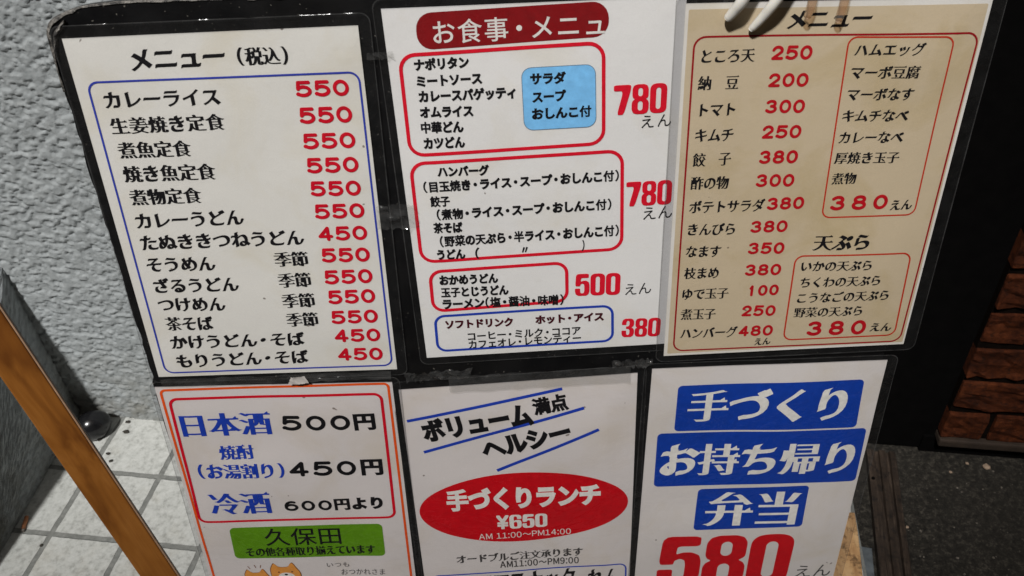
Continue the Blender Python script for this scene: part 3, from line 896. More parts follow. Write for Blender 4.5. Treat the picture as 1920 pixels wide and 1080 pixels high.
XL, XR, YT, YB, TH = -8.0, 637.0, 22.0, -1158.0, 10.0
def outline():
    pts = []
    # left side, going up, ragged where the film is chipped
    ys = np.arange(YB, -6, 5.0)
    for y in ys:
        n = vnoise(y / 14.0, 0.5, 3)
        chip = -1.3 * max(0, vnoise(y / 8.0, 3.3, 5) - 0.55) * 3
        pts.append((XL + 1.6 * (n - 0.5) - chip * 0.9 + (1.2 if -300 < y < -150 else 0), y))
    c = smooth_path([(-8.3, -3), (-7.5, 3.5), (-2.5, 11), (10, 16.5), (26, 19.8), (58, 21.8)], 6)
    pts += [tuple(a) for a in c]
    for x in np.arange(64, XR - 12, 6.0):
        pts.append((x, YT + 0.7 * (vnoise(x / 12.0, 1.5, 9) - 0.5) - (1.0 if 92 < x < 101 else 0)))
    pts += arc(XR - 12, YT - 12, 12, 12, 90, 0, 5)
    pts += [(XR, y) for y in np.arange(YT - 30, YB, -30.0)] + [(XR, YB)]
    L = np.array(pts, float)
    return L if area(L) > 0 else L[::-1].copy()
OL = outline()
P, F = fill([OL], 40.0)
n = len(P)
rimidx = None
bm = bmesh.new()
front = [bm.verts.new((a / 1000, b / 1000, 0)) for a, b in P]
for f in F: bm.faces.new([front[k] for k in f])
lp = [bm.verts.new((a / 1000, b / 1000, -0.0003)) for a, b in OL]
bk = [bm.verts.new((a / 1000, b / 1000, -TH / 1000)) for a, b in OL]
for k in range(len(OL)):
    j = (k + 1) % len(OL)
    bm.faces.new((lp[k], bk[k], bk[j], lp[j]))
bm.faces.new(list(reversed(bk)))
bmesh.ops.recalc_face_normals(bm, faces=bm.faces)
bm_obj('front_panel', bm, BOARD_M, board)
# the torn rim along the top and round the corner
bm = bmesh.new()
path = [(-8.6, -40), (-8.4, -16), (-8.3, -3), (-7.5, 3.5), (-2.5, 11), (10, 16.6), (26, 19.9), (58, 21.9)] + [(x, 22.1) for x in range(80, 640, 14)]
path = [np.array(a, float) for a in smooth_path(path, 4)]
rows = []
for k, a in enumerate(path):
    wv = 0.6 + 2.1 * max(0, vnoise(k * 0.35, 2.2, 21) - 0.35) + (2.2 if 8 < k < 22 else 0) * vnoise(k * 0.8, 7.7, 22)
    t = path[min(k + 1, len(path) - 1)] - path[max(k - 1, 0)]; t = t / np.linalg.norm(t); nn = np.array([t[1], -t[0]])
    b_ = a + nn * wv
    zz = 0.0004 + 0.0007 * vnoise(k * 0.9, 5.1, 23)
    rows.append([bm.verts.new((a[0] / 1000, a[1] / 1000, -0.006)), bm.verts.new(((a - nn * 0.5)[0] / 1000, (a - nn * 0.5)[1] / 1000, 0.0006)), bm.verts.new((b_[0] / 1000, b_[1] / 1000, zz))])
for r0, r1 in zip(rows, rows[1:]):
    for k in range(2): bm.faces.new((r0[k], r0[k + 1], r1[k + 1], r1[k]))
bm_obj('worn_rim', bm, WORN, board, True)
# curled flap of film at the corner
bm = bmesh.new()
cpath = smooth_path([(-6.5, -16), (-6.0, -6), (-4.0, 1.5), (0.5, 6.5), (6.5, 11.5)], 8)
rows = []
for k, a in enumerate(cpath):
    w = 1.2 + 1.8 * math.sin(math.pi * k / (len(cpath) - 1)) + 0.8 * vnoise(k * 0.7, 1, 44)
    rows.append([bm.verts.new(((a[0] + w * 0.8 * s) / 1000, (a[1] - w * 0.7 * s) / 1000, 0.0006 + 0.0022 * math.sin(math.pi * s) * (0.4 + vnoise(k * .6, s * 3, 45)))) for s in np.linspace(0, 1, 6)])
for r0, r1 in zip(rows, rows[1:]):
    for k in range(5): bm.faces.new((r0[k], r0[k + 1], r1[k + 1], r1[k]))
bm_obj('curled_corner', bm, WORN, board, True)
# the frame that props the board from behind
WOODDARK = simple('dark_stained_wood', (0.03, 0.022, 0.016), 0.6, 0.3, 30, 0.3, 200)
for xx in (90, 520):
    bm = bmesh.new()
    bm_box(bm, (xx / 1000, -0.030, -0.034), ((xx + 40) / 1000, 0.0, -0.0102), 0.002)
    bm_obj('hinge_block', bm, WOODDARK, board)
    a = BOARD.inverted()
    top = Vector(((xx + 20) / 1000, -0.015, -0.030))
    wt = BOARD @ top
    foot = a @ Vector((wt.x, wt.y + 0.36, 0.0))
    dv = (foot - top); L_ = dv.length
    rot = dv.to_track_quat('-Y', 'Z').to_matrix().to_4x4()
    bm = bmesh.new()
    bm_box(bm, (-0.016, -L_, -0.012), (0.016, -0.012, 0.012), 0.002, 2, Matrix.Translation(top) @ rot)
    bm_obj('prop_leg', bm, WOODDARK, board)

# ------------------------------------------------------------------ strips of tape on the board
def tape(label, q, zoff, crumple, m=None, cat='tape'):
    q = [np.array(a, float) for a in q]
    NX, NY = 26, 10
    o = q[3]
    V = []; F = []
    sd = int(abs(o[0] * 7 + o[1] * 3)) + 5
    for j in range(NY + 1):
        for i_ in range(NX + 1):
            s, t = i_ / NX, j / NY
            a = (q[3] * (1 - s) + q[2] * s) * (1 - t) + (q[0] * (1 - s) + q[1] * s) * t
            edge = (0.5 if i_ in (0, NX) or j in (0, NY) else 0)
            a = a + edge * np.array([vnoise(i_ * 1.3, j * 1.1, sd) - .5, vnoise(i_ * 1.2, j * 1.7, sd + 1) - .5]) * 1.4
            rid = abs(vnoise((a[0] + a[1] * 0.9) / 4.2, (a[1] - a[0] * 0.5) / 14, sd + 2) - 0.5) * 2
            V.append(((a[0] - o[0]) / 1000, (a[1] - o[1]) / 1000, zoff + crumple * (1 - rid) ** 3))
    for j in range(NY):
        for i_ in range(NX):
            k = j * (NX + 1) + i_
            F.append((k, k + 1, k + NX + 2, k + NX + 1))
    ob = mesh_obj('tape_strip', V, F, m or TAPE, None, None, True)
    ob.matrix_world = BOARD @ Matrix.Translation((o[0] / 1000, o[1] / 1000, 0))
    return tag(ob, label, cat, 'clear tape strips on the black board')
tape('crumpled clear tape bridging the gap between the blue framed menu and the maroon headed menu', [(207, -137), (238, -137), (238.5, -158), (207, -157)], 0.0030, 0.0046)
tape('narrow wrinkled tape high up between the two leftmost upper menus', [(213, -18), (232, -17), (232, -22), (213, -23)], 0.0030, 0.0024)
tape('long smooth clear tape along the top edge of the red oval lunch poster', [(253, -304.5), (413, -299), (413, -317), (253, -322)], 0.0050, 0.0014)
tape('crumpled tape below the blue soft drink box of the maroon headed menu', [(214, -300), (275, -296), (270, -306), (216, -309)], 0.0036, 0.0050)
tape('small crumpled tape under the lower left corner of the beige menu', [(396, -293), (432, -292), (433, -300), (397, -300)], 0.0044, 0.0050)
tape('smooth tape between the blue framed menu and the drinks list', [(2, -297), (203, -296), (203, -304.5), (2, -305)], 0.0046, 0.0022)
SCRAP = simple('torn_white_paper', (0.50, 0.47, 0.44), 0.8, 0.1, 60)
ts = tape('torn scrap of white paper above the drinks list', [(116, -298.5), (128, -297.5), (131, -305.5), (112, -306.5)], 0.0062, 0.0012, SCRAP, 'paper scrap')
ts.name = 'paper_scrap'; del ts['group']

# ------------------------------------------------------------------ white clip with prongs over the beige menu
def clip_plastic():
    m, nt, ns, ls, b = new_mat('white_clip_plastic')
    ls.new(ramp(nt, noise(nt, 70, 4), [(0.3, (0.62, 0.60, 0.54)), (0.7, (0.78, 0.76, 0.70))]), b.inputs["Base Color"])
    b.inputs["Roughness"].default_value = 0.28
    b.inputs["Subsurface Weight"].default_value = 0.25
    b.inputs["Subsurface Radius"].default_value = (0.01, 0.008, 0.005)
    return m
CLIP = clip_plastic()
AMBER = film_mat('amber_clear_plastic', (0.97, 0.87, 0.77), 0.08, 0.15)
clip = empty('plastic_clip', BOARD @ Matrix.Translation((0.490, 0.045, 0.0)))
tag(clip, 'white plastic clip with curved prongs hanging over the top of the beige menu', 'clip')
def prong(nm, pts, r, m):
    bm = bmesh.new()
    sp = smooth_path([(a[0] - 490, a[1] - 45, a[2]) for a in pts], 6)
    N = len(sp)
    rr = np.interp(np.linspace(0, 1, N), np.linspace(0, 1, len(r)), r)
    rr[-1] *= 0.75
    bm_tube(bm, [tuple(np.array(a) / 1000) for a in sp], [x / 1000 for x in rr], 16)
    bm_obj(nm, bm, m, clip, True)
prong('prong', [(489, 48, 20), (480.7, 29.4, 17), (474.1, 14.4, 16), (470, 6.2, 12.5), (465.9, -0.6, 9.5)], [3.2, 3.5, 4.0, 4.0, 3.6, 3.0], CLIP)
prong('prong', [(511, 48, 20), (504, 27, 17), (496.7, 13, 16), (490, 0.6, 11.5), (483.7, -9, 7.5)], [3.2, 3.6, 4.0, 3.7, 3.2, 2.4], CLIP)
prong('prong', [(520, 48, 20), (521, 23, 17), (521.9, 12, 15), (521.5, -1.4, 10)], [3.2, 3.4, 3.2, 2.6], AMBER)
prong('prong', [(543, 48, 20), (543.5, 22.3, 17), (543.9, 11.3, 15), (543.8, -4.3, 10)], [3.2, 3.4, 3.2, 2.6], AMBER)
bm = bmesh.new()
bm_box(bm, (-0.010, -0.006, 0.010), (0.062, 0.014, 0.026), 0.003)
bm_box(bm, (-0.010, -0.002, -0.018), (0.062, 0.006, 0.0095), 0.002)
bm_box(bm, (-0.010, -0.050, -0.018), (0.062, -0.0025, -0.013), 0.001)
bm_obj('jaw', bm, CLIP, clip)

# ------------------------------------------------------------------ ground
FA = rad(-9.2)                                             # the street front runs at this angle
FRONT = Matrix.Rotation(FA, 4, 'Z')
def asphalt():
    m, nt, ns, ls, b = new_mat('asphalt')
    sp = noise(nt, 120, 8, 0.80)
    big = noise(nt, 5, 5, 0.6)
    c = ramp(nt, sp, [(0.38, (0.005, 0.0044, 0.0036)), (0.52, (0.026, 0.0232, 0.0185)), (0.64, (0.092, 0.082, 0.066))])
    c = mixc(nt, ramp(nt, big, [(0.35, 0.5), (0.7, 0.0)]), c, (0.022, 0.020, 0.017))
    ls.new(c, b.inputs["Base Color"])
    b.inputs["Roughness"].default_value = 0.85; b.inputs["Specular IOR Level"].default_value = 0.25
    bump(nt, b, sp, 0.7, 0.004)
    return m
g = mesh_obj('ground', [(-60, -60, -0.004), (60, -60, -0.004), (60, 60, -0.004), (-60, 60, -0.004)], [(0, 1, 2, 3)], asphalt())
tag(g, kind='structure')
def paving():
    m, nt, ns, ls, b = new_mat('pale_paving')
    c = ramp(nt, noise(nt, 30, 6, 0.7), [(0.3, (0.46, 0.44, 0.41)), (0.7, (0.66, 0.64, 0.60))])
    ls.new(c, b.inputs["Base Color"]); b.inputs["Roughness"].default_value = 0.8
    return m
g = mesh_obj('pavement', [(-8, -0.30, 0.0), (-0.10, -0.30, 0.0), (0.22, -0.42, 0.0), (0.56, -0.63, 0.0), (1.4, -0.9, 0.0), (8, -0.9, 0.0), (8, 0.30, 0.0), (-8, 0.30, 0.0)], [(0, 1, 2, 3, 4, 5, 6, 7)], paving())
tag(g, kind='structure')

TILE = 0.150
def tile_mat():
    m, nt, ns, ls, b = new_mat('white_floor_tile')
    tc = ns.new("ShaderNodeTexCoord")
    br = node(nt, "ShaderNodeTexBrick"); br.offset = 0.0; br.squash = 1.0
    for k, v in (("Scale", 1.0), ("Mortar Size", 0.0058), ("Mortar Smooth", 0.25), ("Bias", 0.0), ("Brick Width", TILE), ("Row Height", TILE)):
        br.inputs[k].default_value = v
    br.inputs["Color1"].default_value = (1, 1, 1, 1); br.inputs["Color2"].default_value = (0.90, 0.90, 0.90, 1); br.inputs["Mortar"].default_value = (0, 0, 0, 1)
    wob = node(nt, "ShaderNodeTexNoise"); wob.inputs["Scale"].default_value = 60
    ls.new(tc.outputs["Object"], wob.inputs["Vector"])
    add = node(nt, "ShaderNodeMix"); add.data_type = 'RGBA'; add.blend_type = 'LINEAR_LIGHT'; add.inputs[0].default_value = 0.0016
    ls.new(tc.outputs["Object"], add.inputs[6]); ls.new(wob.outputs[1], add.inputs[7])
    ls.new(add.outputs[2], br.inputs["Vector"])
    mott = noise(nt, 85, 6, 0.72)
    face = ramp(nt, mott, [(0.34, (0.30, 0.305, 0.285)), (0.48, (0.45, 0.46, 0.435)), (0.64, (0.53, 0.54, 0.515))])
    spk = noise(nt, 240, 3, 0.6)
    face = mixc(nt, ramp(nt, spk, [(0.66, 0.0), (0.74, 0.55)]), face, (0.22, 0.22, 0.20))
    grime = noise(nt, 7, 6, 0.65)
    face = mixc(nt, ramp(nt, grime, [(0.55, 0.0), (0.75, 0.35)]), face, (0.40, 0.36, 0.27))
    face = mixc(nt, 1.0, face, br.outputs[0], 'MULTIPLY')
    grout = ramp(nt, noise(nt, 120, 4), [(0.3, (0.14, 0.145, 0.135)), (0.7, (0.23, 0.235, 0.22))])
    ls.new(mixc(nt, br.outputs[1], face, grout), b.inputs["Base Color"])
    b.inputs["Roughness"].default_value = 0.6
    inv = node(nt, "ShaderNodeMath", operation='MULTIPLY_ADD'); inv.inputs[1].default_value = -1.0; inv.inputs[2].default_value = 1.0
    ls.new(br.outputs[1], inv.inputs[0])
    h = node(nt, "ShaderNodeMath", operation='MULTIPLY_ADD'); h.inputs[1].default_value = 0.35
    ls.new(mott, h.inputs[0]); ls.new(inv.outputs[0], h.inputs[2])
    bump(nt, b, h.outputs[0], 0.8, 0.0025)
    return m
# a grout crossing was measured at (-0.939, 0.979); the tiled recess is laid square to the street front
T0 = Matrix.Translation((-0.9070, 0.9882, 0.0)) @ FRONT
bm = bmesh.new()
bm_box(bm, (-0.45, -0.60, -0.0035), (1.50, 0.45, 0.004), 0.0)
t = bm_obj('tile_floor', bm, tile_mat(), None, False, T0)
tag(t, kind='structure')

# ------------------------------------------------------------------ rough stucco walls
def stucco_mat():
    m, nt, ns, ls, b = new_mat('grey_stucco')
    n = noise(nt, 55, 6, 0.7)
    c = ramp(nt, n, [(0.3, (0.27, 0.292, 0.298)), (0.7, (0.385, 0.412, 0.418))])
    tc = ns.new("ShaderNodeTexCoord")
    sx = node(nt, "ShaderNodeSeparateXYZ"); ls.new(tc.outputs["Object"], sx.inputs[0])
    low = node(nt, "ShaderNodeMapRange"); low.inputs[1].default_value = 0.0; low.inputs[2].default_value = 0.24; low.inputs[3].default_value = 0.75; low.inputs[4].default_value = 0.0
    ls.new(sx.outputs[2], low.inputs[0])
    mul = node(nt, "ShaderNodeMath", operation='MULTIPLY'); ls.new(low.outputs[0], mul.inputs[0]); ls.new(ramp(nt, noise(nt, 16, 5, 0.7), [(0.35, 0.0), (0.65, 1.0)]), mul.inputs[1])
    c = mixc(nt, mul.outputs[0], c, (0.15, 0.14, 0.11))  # wall-foot grime, also deepened to stand in for fading light lower down
    dk = noise(nt, 42, 7, 0.75)
    c = mixc(nt, ramp(nt, dk, [(0.60, 0.0), (0.74, 0.55)]), c, (0.14, 0.14, 0.125))
    ls.new(c, b.inputs["Base Color"]); b.inputs["Roughness"].default_value = 0.85
    bump(nt, b, noise(nt, 260, 6, 0.7), 0.6, 0.003)
    return m
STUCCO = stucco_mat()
def stucco_wall(label, origin, ang, length, height, step, seed, back=0.10, top=None):
    """origin = foot of one end, face looks to local -Y, x runs along the wall"""
    nx = int(length / step); nz = int(height / step)
    X, Z = np.meshgrid(np.linspace(0, length, nx + 1), np.linspace(0, height, nz + 1))
    wx = X + 0.010 * (fbm(X * 60, Z * 60, 2, seed + 3) - .5); wz = Z + 0.008 * (fbm(X * 60, Z * 60, 2, seed + 4) - .5)
    a = fbm(wx * 88, wz * 125, 3, seed)
    plate = np.clip((a - 0.40) / 0.14, 0, 1); plate = plate * plate * (3 - 2 * plate)
    b_ = fbm(wx * 190 + 9, wz * 230, 2, seed + 7)
    y = -(0.0027 * plate + 0.0016 * b_ + 0.0035 * fbm(X * 9, Z * 9, 2, seed + 1))
    zt = (lambda xx_: np.full_like(np.asarray(xx_, float), height)) if top is None else top
    V = np.stack([X, y, Z * zt(X) / height], -1).reshape(-1, 3)
    idx = np.arange((nx + 1) * (nz + 1)).reshape(nz + 1, nx + 1)
    F = np.stack([idx[:-1, :-1], idx[:-1, 1:], idx[1:, 1:], idx[1:, :-1]], -1).reshape(-1, 4)
    n0 = len(V)
    V = np.concatenate([V, [(0, back, 0), (length, back, 0), (length, back, float(zt(length))), (0, back, float(zt(0.0)))]])
    B0, B1, B2, B3 = n0, n0 + 1, n0 + 2, n0 + 3
    faces = [tuple(f) for f in F.tolist()]
    faces += [(B0, B3, B2, B1)]
    faces += [tuple([B2, B3] + idx[-1, :].tolist()), tuple([B3, B0] + idx[:, 0].tolist()), tuple([B1, B2] + idx[::-1, -1].tolist())]
    o = mesh_obj('stucco_wall', V, faces, STUCCO, None, None, True, Matrix.Translation(origin) @ Matrix.Rotation(ang, 4, 'Z'))
    return tag(o, label, 'wall')
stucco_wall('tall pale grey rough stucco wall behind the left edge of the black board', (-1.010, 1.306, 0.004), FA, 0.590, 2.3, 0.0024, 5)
stucco_wall('low sloping grey stucco wall in shade at the far left, behind the orange wooden batten', (-1.0105, 0.78, 0.004), rad(84.5), 0.515, 0.46, 0.0030, 19, 0.10, lambda a: np.clip((np.asarray(a, float) - 0.172) * 1.14 + 0.018, 0.012, 0.46))  # unseen top cut to a slope so sunlight clears the corner

# ------------------------------------------------------------------ the house added unseen behind the camera: its roof line dims the lower board
BLOCKER_M = simple('grey_render', (0.30, 0.29, 0.27), 0.85, 0.15, 4, 0.3, 30)
PANE = simple('dark_window_glass', (0.02, 0.022, 0.025), 0.1, 0.1, 3)
blocker = empty('added_building', Matrix.Translation((0.0, -5.8, -0.004)))
tag(blocker, kind='structure')
HT = 10.74
bm = bmesh.new()
xs = [-14.0]
for k in range(13): xs += [-12.6 + 2.1 * k, -11.3 + 2.1 * k]
xs.append(15.5)
zs = [0.0, 0.9, 2.3, 3.7, 5.0, 6.4, 7.7, 9.1, 10.4, HT]
for j in range(len(zs) - 1):
    for k in range(len(xs) - 1):
        if j % 2 == 1 and k % 2 == 1: continue
        v_ = [bm.verts.new(q_) for q_ in ((xs[k], 0, zs[j]), (xs[k + 1], 0, zs[j]), (xs[k + 1], 0, zs[j + 1]), (xs[k], 0, zs[j + 1]))]
        bm.faces.new(list(reversed(v_)))
bm_box(bm, (-14.0, -7.0, 0.0), (15.5, -0.12, HT))
bm_box(bm, (-14.1, -0.1, HT + 0.002), (15.6, 0.02, HT + 0.16))
bm_box(bm, (-2.15, -4.0, HT + 0.17), (9.0, -0.05, HT + 2.4))  # taller block, added to dim the right side
bm_obj('facade', bm, BLOCKER_M, blocker)
bm = bmesh.new()
for j in range(1, len(zs) - 1, 2):
    for k in range(1, len(xs) - 1, 2):
        bm_box(bm, (xs[k], -0.11, zs[j]), (xs[k + 1], -0.08, zs[j + 1]))
bm_obj('window_panes', bm, PANE, blocker)

# ------------------------------------------------------------------ dark shop door behind the board and the brick pier
DARK = simple('black_painted_door', (0.0022, 0.0020, 0.0020), 0.85, 0.3, 40, 0.1, 60, 0.06)
door = empty('shop_door', Matrix.Translation((-0.405, 1.297, 0.0)) @ FRONT)
tag(door, 'black painted shop door in deep shade between the stucco wall and the brick pier', 'door')
W_ = 1.243
bm = bmesh.new(); bm_box(bm, (0.0, 0.0, 0.0), (W_, 0.05, 2.3), 0.003); bm_obj('door_panel', bm, DARK, door)
for x0 in (0.0,):
    bm = bmesh.new(); bm_box(bm, (x0, -0.018, 0.0), (x0 + 0.07, -0.0005, 2.3), 0.003); bm_obj('door_frame', bm, DARK, door)
bm = bmesh.new(); bm_tube(bm, [(1.02, -0.055, 0.95), (1.02, -0.055, 1.25)], [0.011, 0.011]); bm_tube(bm, [(1.02, 0.0, 0.98), (1.02, -0.055, 0.98)], [0.008, 0.008]); bm_tube(bm, [(1.02, 0.0, 1.22), (1.02, -0.055, 1.22)], [0.008, 0.008])
bm_obj('handle', bm, DARK, door)

def brick_mat():
    m, nt, ns, ls, b = new_mat('red_brick')
    n = noise(nt, 26, 7, 0.72)
    c = ramp(nt, n, [(0.32, (0.012, 0.003, 0.0012)), (0.50, (0.062, 0.015, 0.0045)), (0.70, (0.14, 0.037, 0.011))])
    ck = noise(nt, 95, 7, 0.75, None, 0.3)
    c = mixc(nt, ramp(nt, ck, [(0.34, 0.9), (0.45, 0.0)]), c, (0.012, 0.008, 0.006))
    ls.new(c, b.inputs["Base Color"]); b.inputs["Roughness"].default_value = 0.8; b.inputs["Specular IOR Level"].default_value = 0.15
    bump(nt, b, ck, 0.9, 0.005)
    return m
BRICK = brick_mat()
MORTAR = simple('dark_mortar', (0.006, 0.004, 0.003), 0.9, 0.3, 90, 0.5, 200, 0.03)
STONE = simple('pale_ledge', (0.028, 0.017, 0.010), 0.8, 0.3, 40, 0.5, 120)
pier = empty('brick_pier', Matrix.Translation((0.800, 1.0925, 0.0)) @ FRONT)
tag(pier, 'dark red brick pier on a black plinth at the right edge', 'brick pier')
bm = bmesh.new()
row = 0; zb = 0.059; H_ = 0.0835
while zb < 1.9:
    off = 0.0 if row % 2 else -0.155
    x = [0.078, 0.19, 0.11][row % 3] - 0.23
    while x < 0.9:
        x0 = max(x + 0.007, 0.0 + random.uniform(0, 0.002)); x1 = min(x + 0.225, 0.9)
        if x1 - x0 > 0.02:
            dy = random.uniform(-0.003, 0.003)
            s0 = len(bm.verts)
            bm_box(bm, (x0, -0.012 + dy, zb + random.uniform(0.0, 0.002)), (x1, 0.04, zb + H_ - 0.0135 - random.uniform(0, 0.002)), 0.003, 2)
        x += 0.23
    zb += H_; row += 1
bmesh.ops.subdivide_edges(bm, edges=[e for e in bm.edges if e.calc_length() > 0.06], cuts=5, use_grid_fill=True)
for v in bm.verts:
    q = float(fbm(np.array([v.co.x * 45]), np.array([v.co.z * 70]), 3, 77)[0]) - .5
    v.co.y += q * 0.012; v.co.z += q * 0.005
bm_obj('brick_face', bm, BRICK, pier)
bm = bmesh.new(); bm_box(bm, (0.001, -0.007, 0.0585), (0.9, 0.12, 1.95), 0.0); bm_obj('mortar_core', bm, MORTAR, pier)
bm = bmesh.new(); bm_box(bm, (0.0, -0.020, 0.040), (0.905, 0.118, 0.058), 0.004); bm_obj('ledge', bm, STONE, pier)
bm = bmesh.new(); bm_box(bm, (-0.02, 0.004, -0.004), (0.902, 0.11, 0.0395), 0.0); bm_obj('plinth', bm, DARK, pier)

# ------------------------------------------------------------------ grooved strip and worn plank on the ground, right of the board
def plank_mat(name, c0, c1, c2, sx=1.0):
    m, nt, ns, ls, b = new_mat(name)
    tc = ns.new("ShaderNodeTexCoord"); mp = node(nt, "ShaderNodeMapping"); mp.inputs["Scale"].default_value = (22 * sx, 2.2, 22)
    ls.new(tc.outputs["Object"], mp.inputs[0])
    n = noise(nt, 6, 7, 0.65, mp.outputs[0], 0.6)
    c = ramp(nt, n, [(0.3, c0), (0.52, c1), (0.75, c2)])
    d = noise(nt, 55, 7, 0.75)
    c = mixc(nt, ramp(nt, d, [(0.50, 0.0), (0.64, 0.85)]), c, tuple(x * 0.25 for x in c0))
    ls.new(c, b.inputs["Base Color"]); b.inputs["Roughness"].default_value = 0.65
    bump(nt, b, n, 0.4, 0.002)
    return m
RW = plank_mat('weathered_strip_wood', (0.012, 0.007, 0.004), (0.029, 0.018, 0.011), (0.085, 0.06, 0.043))
ax = math.atan2(1.1125 - 0.826, 0.706 - 0.6345) - math.pi / 2
rail = empty('wooden_strip', Matrix.Translation((0.6345, 0.826, -0.004)) @ Matrix.Rotation(ax, 4, 'Z'))
tag(rail, 'weathered brown wooden strip with long grooves lying on the asphalt', 'wooden strip')
bm = bmesh.new()
prof = [(-0.027, 0), (-0.027, 0.016), (-0.015, 0.018), (-0.013, 0.013), (-0.006, 0.013), (-0.004, 0.019), (0.006, 0.019), (0.008, 0.013), (0.013, 0.013), (0.015, 0.020), (0.025, 0.019), (0.028, 0.012), (0.028, 0)]
r0 = None
for yy in np.linspace(-0.55, 0.272, 40):
    r1 = [bm.verts.new((a + 0.0012 * (vnoise(yy * 30, k, 3) - .5), yy, b + (0.0012 * (vnoise(yy * 40, k * 2, 4) - .5) if b else 0))) for k, (a, b) in enumerate(prof)]
    if r0:
        for k in range(len(prof) - 1): bm.faces.new((r0[k], r1[k], r1[k + 1], r0[k + 1]))
    else: bm.faces.new(r1)
    r0 = r1
bm.faces.new(list(reversed(r0)))
bmesh.ops.recalc_face_normals(bm, faces=bm.faces)
bm_obj('grooved_batten', bm, RW, rail)
for yy in (0.20, -0.05):
    bm = bmesh.new(); bmesh.ops.create_cone(bm, cap_ends=True, segments=12, radius1=0.0035, radius2=0.003, depth=0.002, matrix=Matrix.Translation((-0.021, yy, 0.0180)))
    bm_obj('nail_head', bm, DARK, rail)
GREY = simple('grey_metal_sill', (0.10, 0.115, 0.125), 0.5, 0.35, 60, 0.5, 120)
bm = bmesh.new(); bm_box(bm, (-0.026, -0.55, 0.0), (0.010, 0.06, 0.006), 0.002)
bm_obj('metal_sill', bm, GREY, None, False, Matrix.Translation((0.590, 0.826, -0.0035)) @ Matrix.Rotation(ax, 4, 'Z'))
tag(bpy.data.objects['metal_sill'], 'grey metal sill strip on the ground between the tan plank and the grooved wooden strip', 'metal strip')
PL = plank_mat('worn_tan_plank', (0.33, 0.17, 0.07), (0.52, 0.31, 0.14), (0.62, 0.42, 0.22), 0.4)
bm = bmesh.new(); bm_box(bm, (-0.11, -0.45, 0.0), (0.012, 0.125, 0.012), 0.002)
bmesh.ops.subdivide_edges(bm, edges=[e for e in bm.edges if e.calc_length() > 0.05], cuts=12, use_grid_fill=True)
for v in bm.verts:
    v.co.x += 0.006 * (vnoise(v.co.y * 60, v.co.z * 20, 8) - .5); v.co.y += 0.006 * (vnoise(v.co.x * 60, 1.0, 9) - .5)
bm_obj('worn_plank', bm, PL, None, False, Matrix.Translation((0.566, 0.826, 0.0042)) @ Matrix.Rotation(ax + rad(3), 4, 'Z'))
tag(bpy.data.objects['worn_plank'], 'tan worn plank with dark stains on the ground beside the takeaway poster', 'plank')

# ------------------------------------------------------------------ orange varnished wooden leg in front of the recess
def slat_mat():
    m, nt, ns, ls, b = new_mat('orange_varnished_wood')
    tc = ns.new("ShaderNodeTexCoord"); mp = node(nt, "ShaderNodeMapping"); mp.inputs["Scale"].default_value = (9, 9, 3.0)
    ls.new(tc.outputs["Object"], mp.inputs[0])
    wv = noise(nt, 2.2, 3, 0.5, mp.outputs[0], 1.6)
    c = ramp(nt, wv, [(0.30, (0.17, 0.055, 0.009)), (0.50, (0.32, 0.118, 0.020)), (0.72, (0.41, 0.165, 0.034))])
    fine = node(nt, "ShaderNodeMapping"); fine.inputs["Scale"].default_value = (60, 60, 2.5); ls.new(tc.outputs["Object"], fine.inputs[0])
    c = mixc(nt, ramp(nt, noise(nt, 6, 5, 0.6, fine.outputs[0]), [(0.45, 0.0), (0.75, 0.35)]), c, (0.17, 0.05, 0.01))
    ls.new(c, b.inputs["Base Color"]); b.inputs["Roughness"].default_value = 0.42
    return m
EDGE = simple('pale_cut_wood', (0.42, 0.26, 0.16), 0.6, 0.2, 60)
p_hi = Vector((-0.5191, 0.645, 0.8146)); p_lo = Vector((-0.4536, 0.60, 0.4562))
dv = (p_hi - p_lo).normalized()
foot = p_lo - dv * (p_lo.z / dv.z); L_ = 1.25
yv = Vector((0.28, 1.0, 0)).cross(dv); xv = dv.cross(yv).normalized() if False else None
zx = dv
xx = Vector((0.86, 0.51, 0)); xx = (xx - zx * xx.dot(zx)).normalized()
yy = zx.cross(xx).normalized()
mw = Matrix(((xx.x, yy.x, zx.x, foot.x), (xx.y, yy.y, zx.y, foot.y), (xx.z, yy.z, zx.z, foot.z), (0, 0, 0, 1)))
slat = empty('wooden_batten', mw)
tag(slat, 'orange varnished flat wooden batten slanting across the lower left corner', 'wooden batten')
bm = bmesh.new(); bm_box(bm, (-0.0182, 0.0, 0.006), (0.0160, 0.013, L_), 0.0015); bm_obj('flat_face', bm, slat_mat(), slat)
bm = bmesh.new(); bm_box(bm, (0.0162, 0.0005, 0.006), (0.0180, 0.0125, L_), 0.0004); bm_obj('pale_edge', bm, EDGE, slat)
RUB = simple('black_rubber', (0.008, 0.008, 0.009), 0.22, 0.3, 50, 0.15, 120)
bm = bmesh.new(); bm_box(bm, (-0.0192, -0.001, 0.0), (0.0190, 0.014, 0.0058), 0.001); bm_obj('foot_pad', bm, RUB, slat)

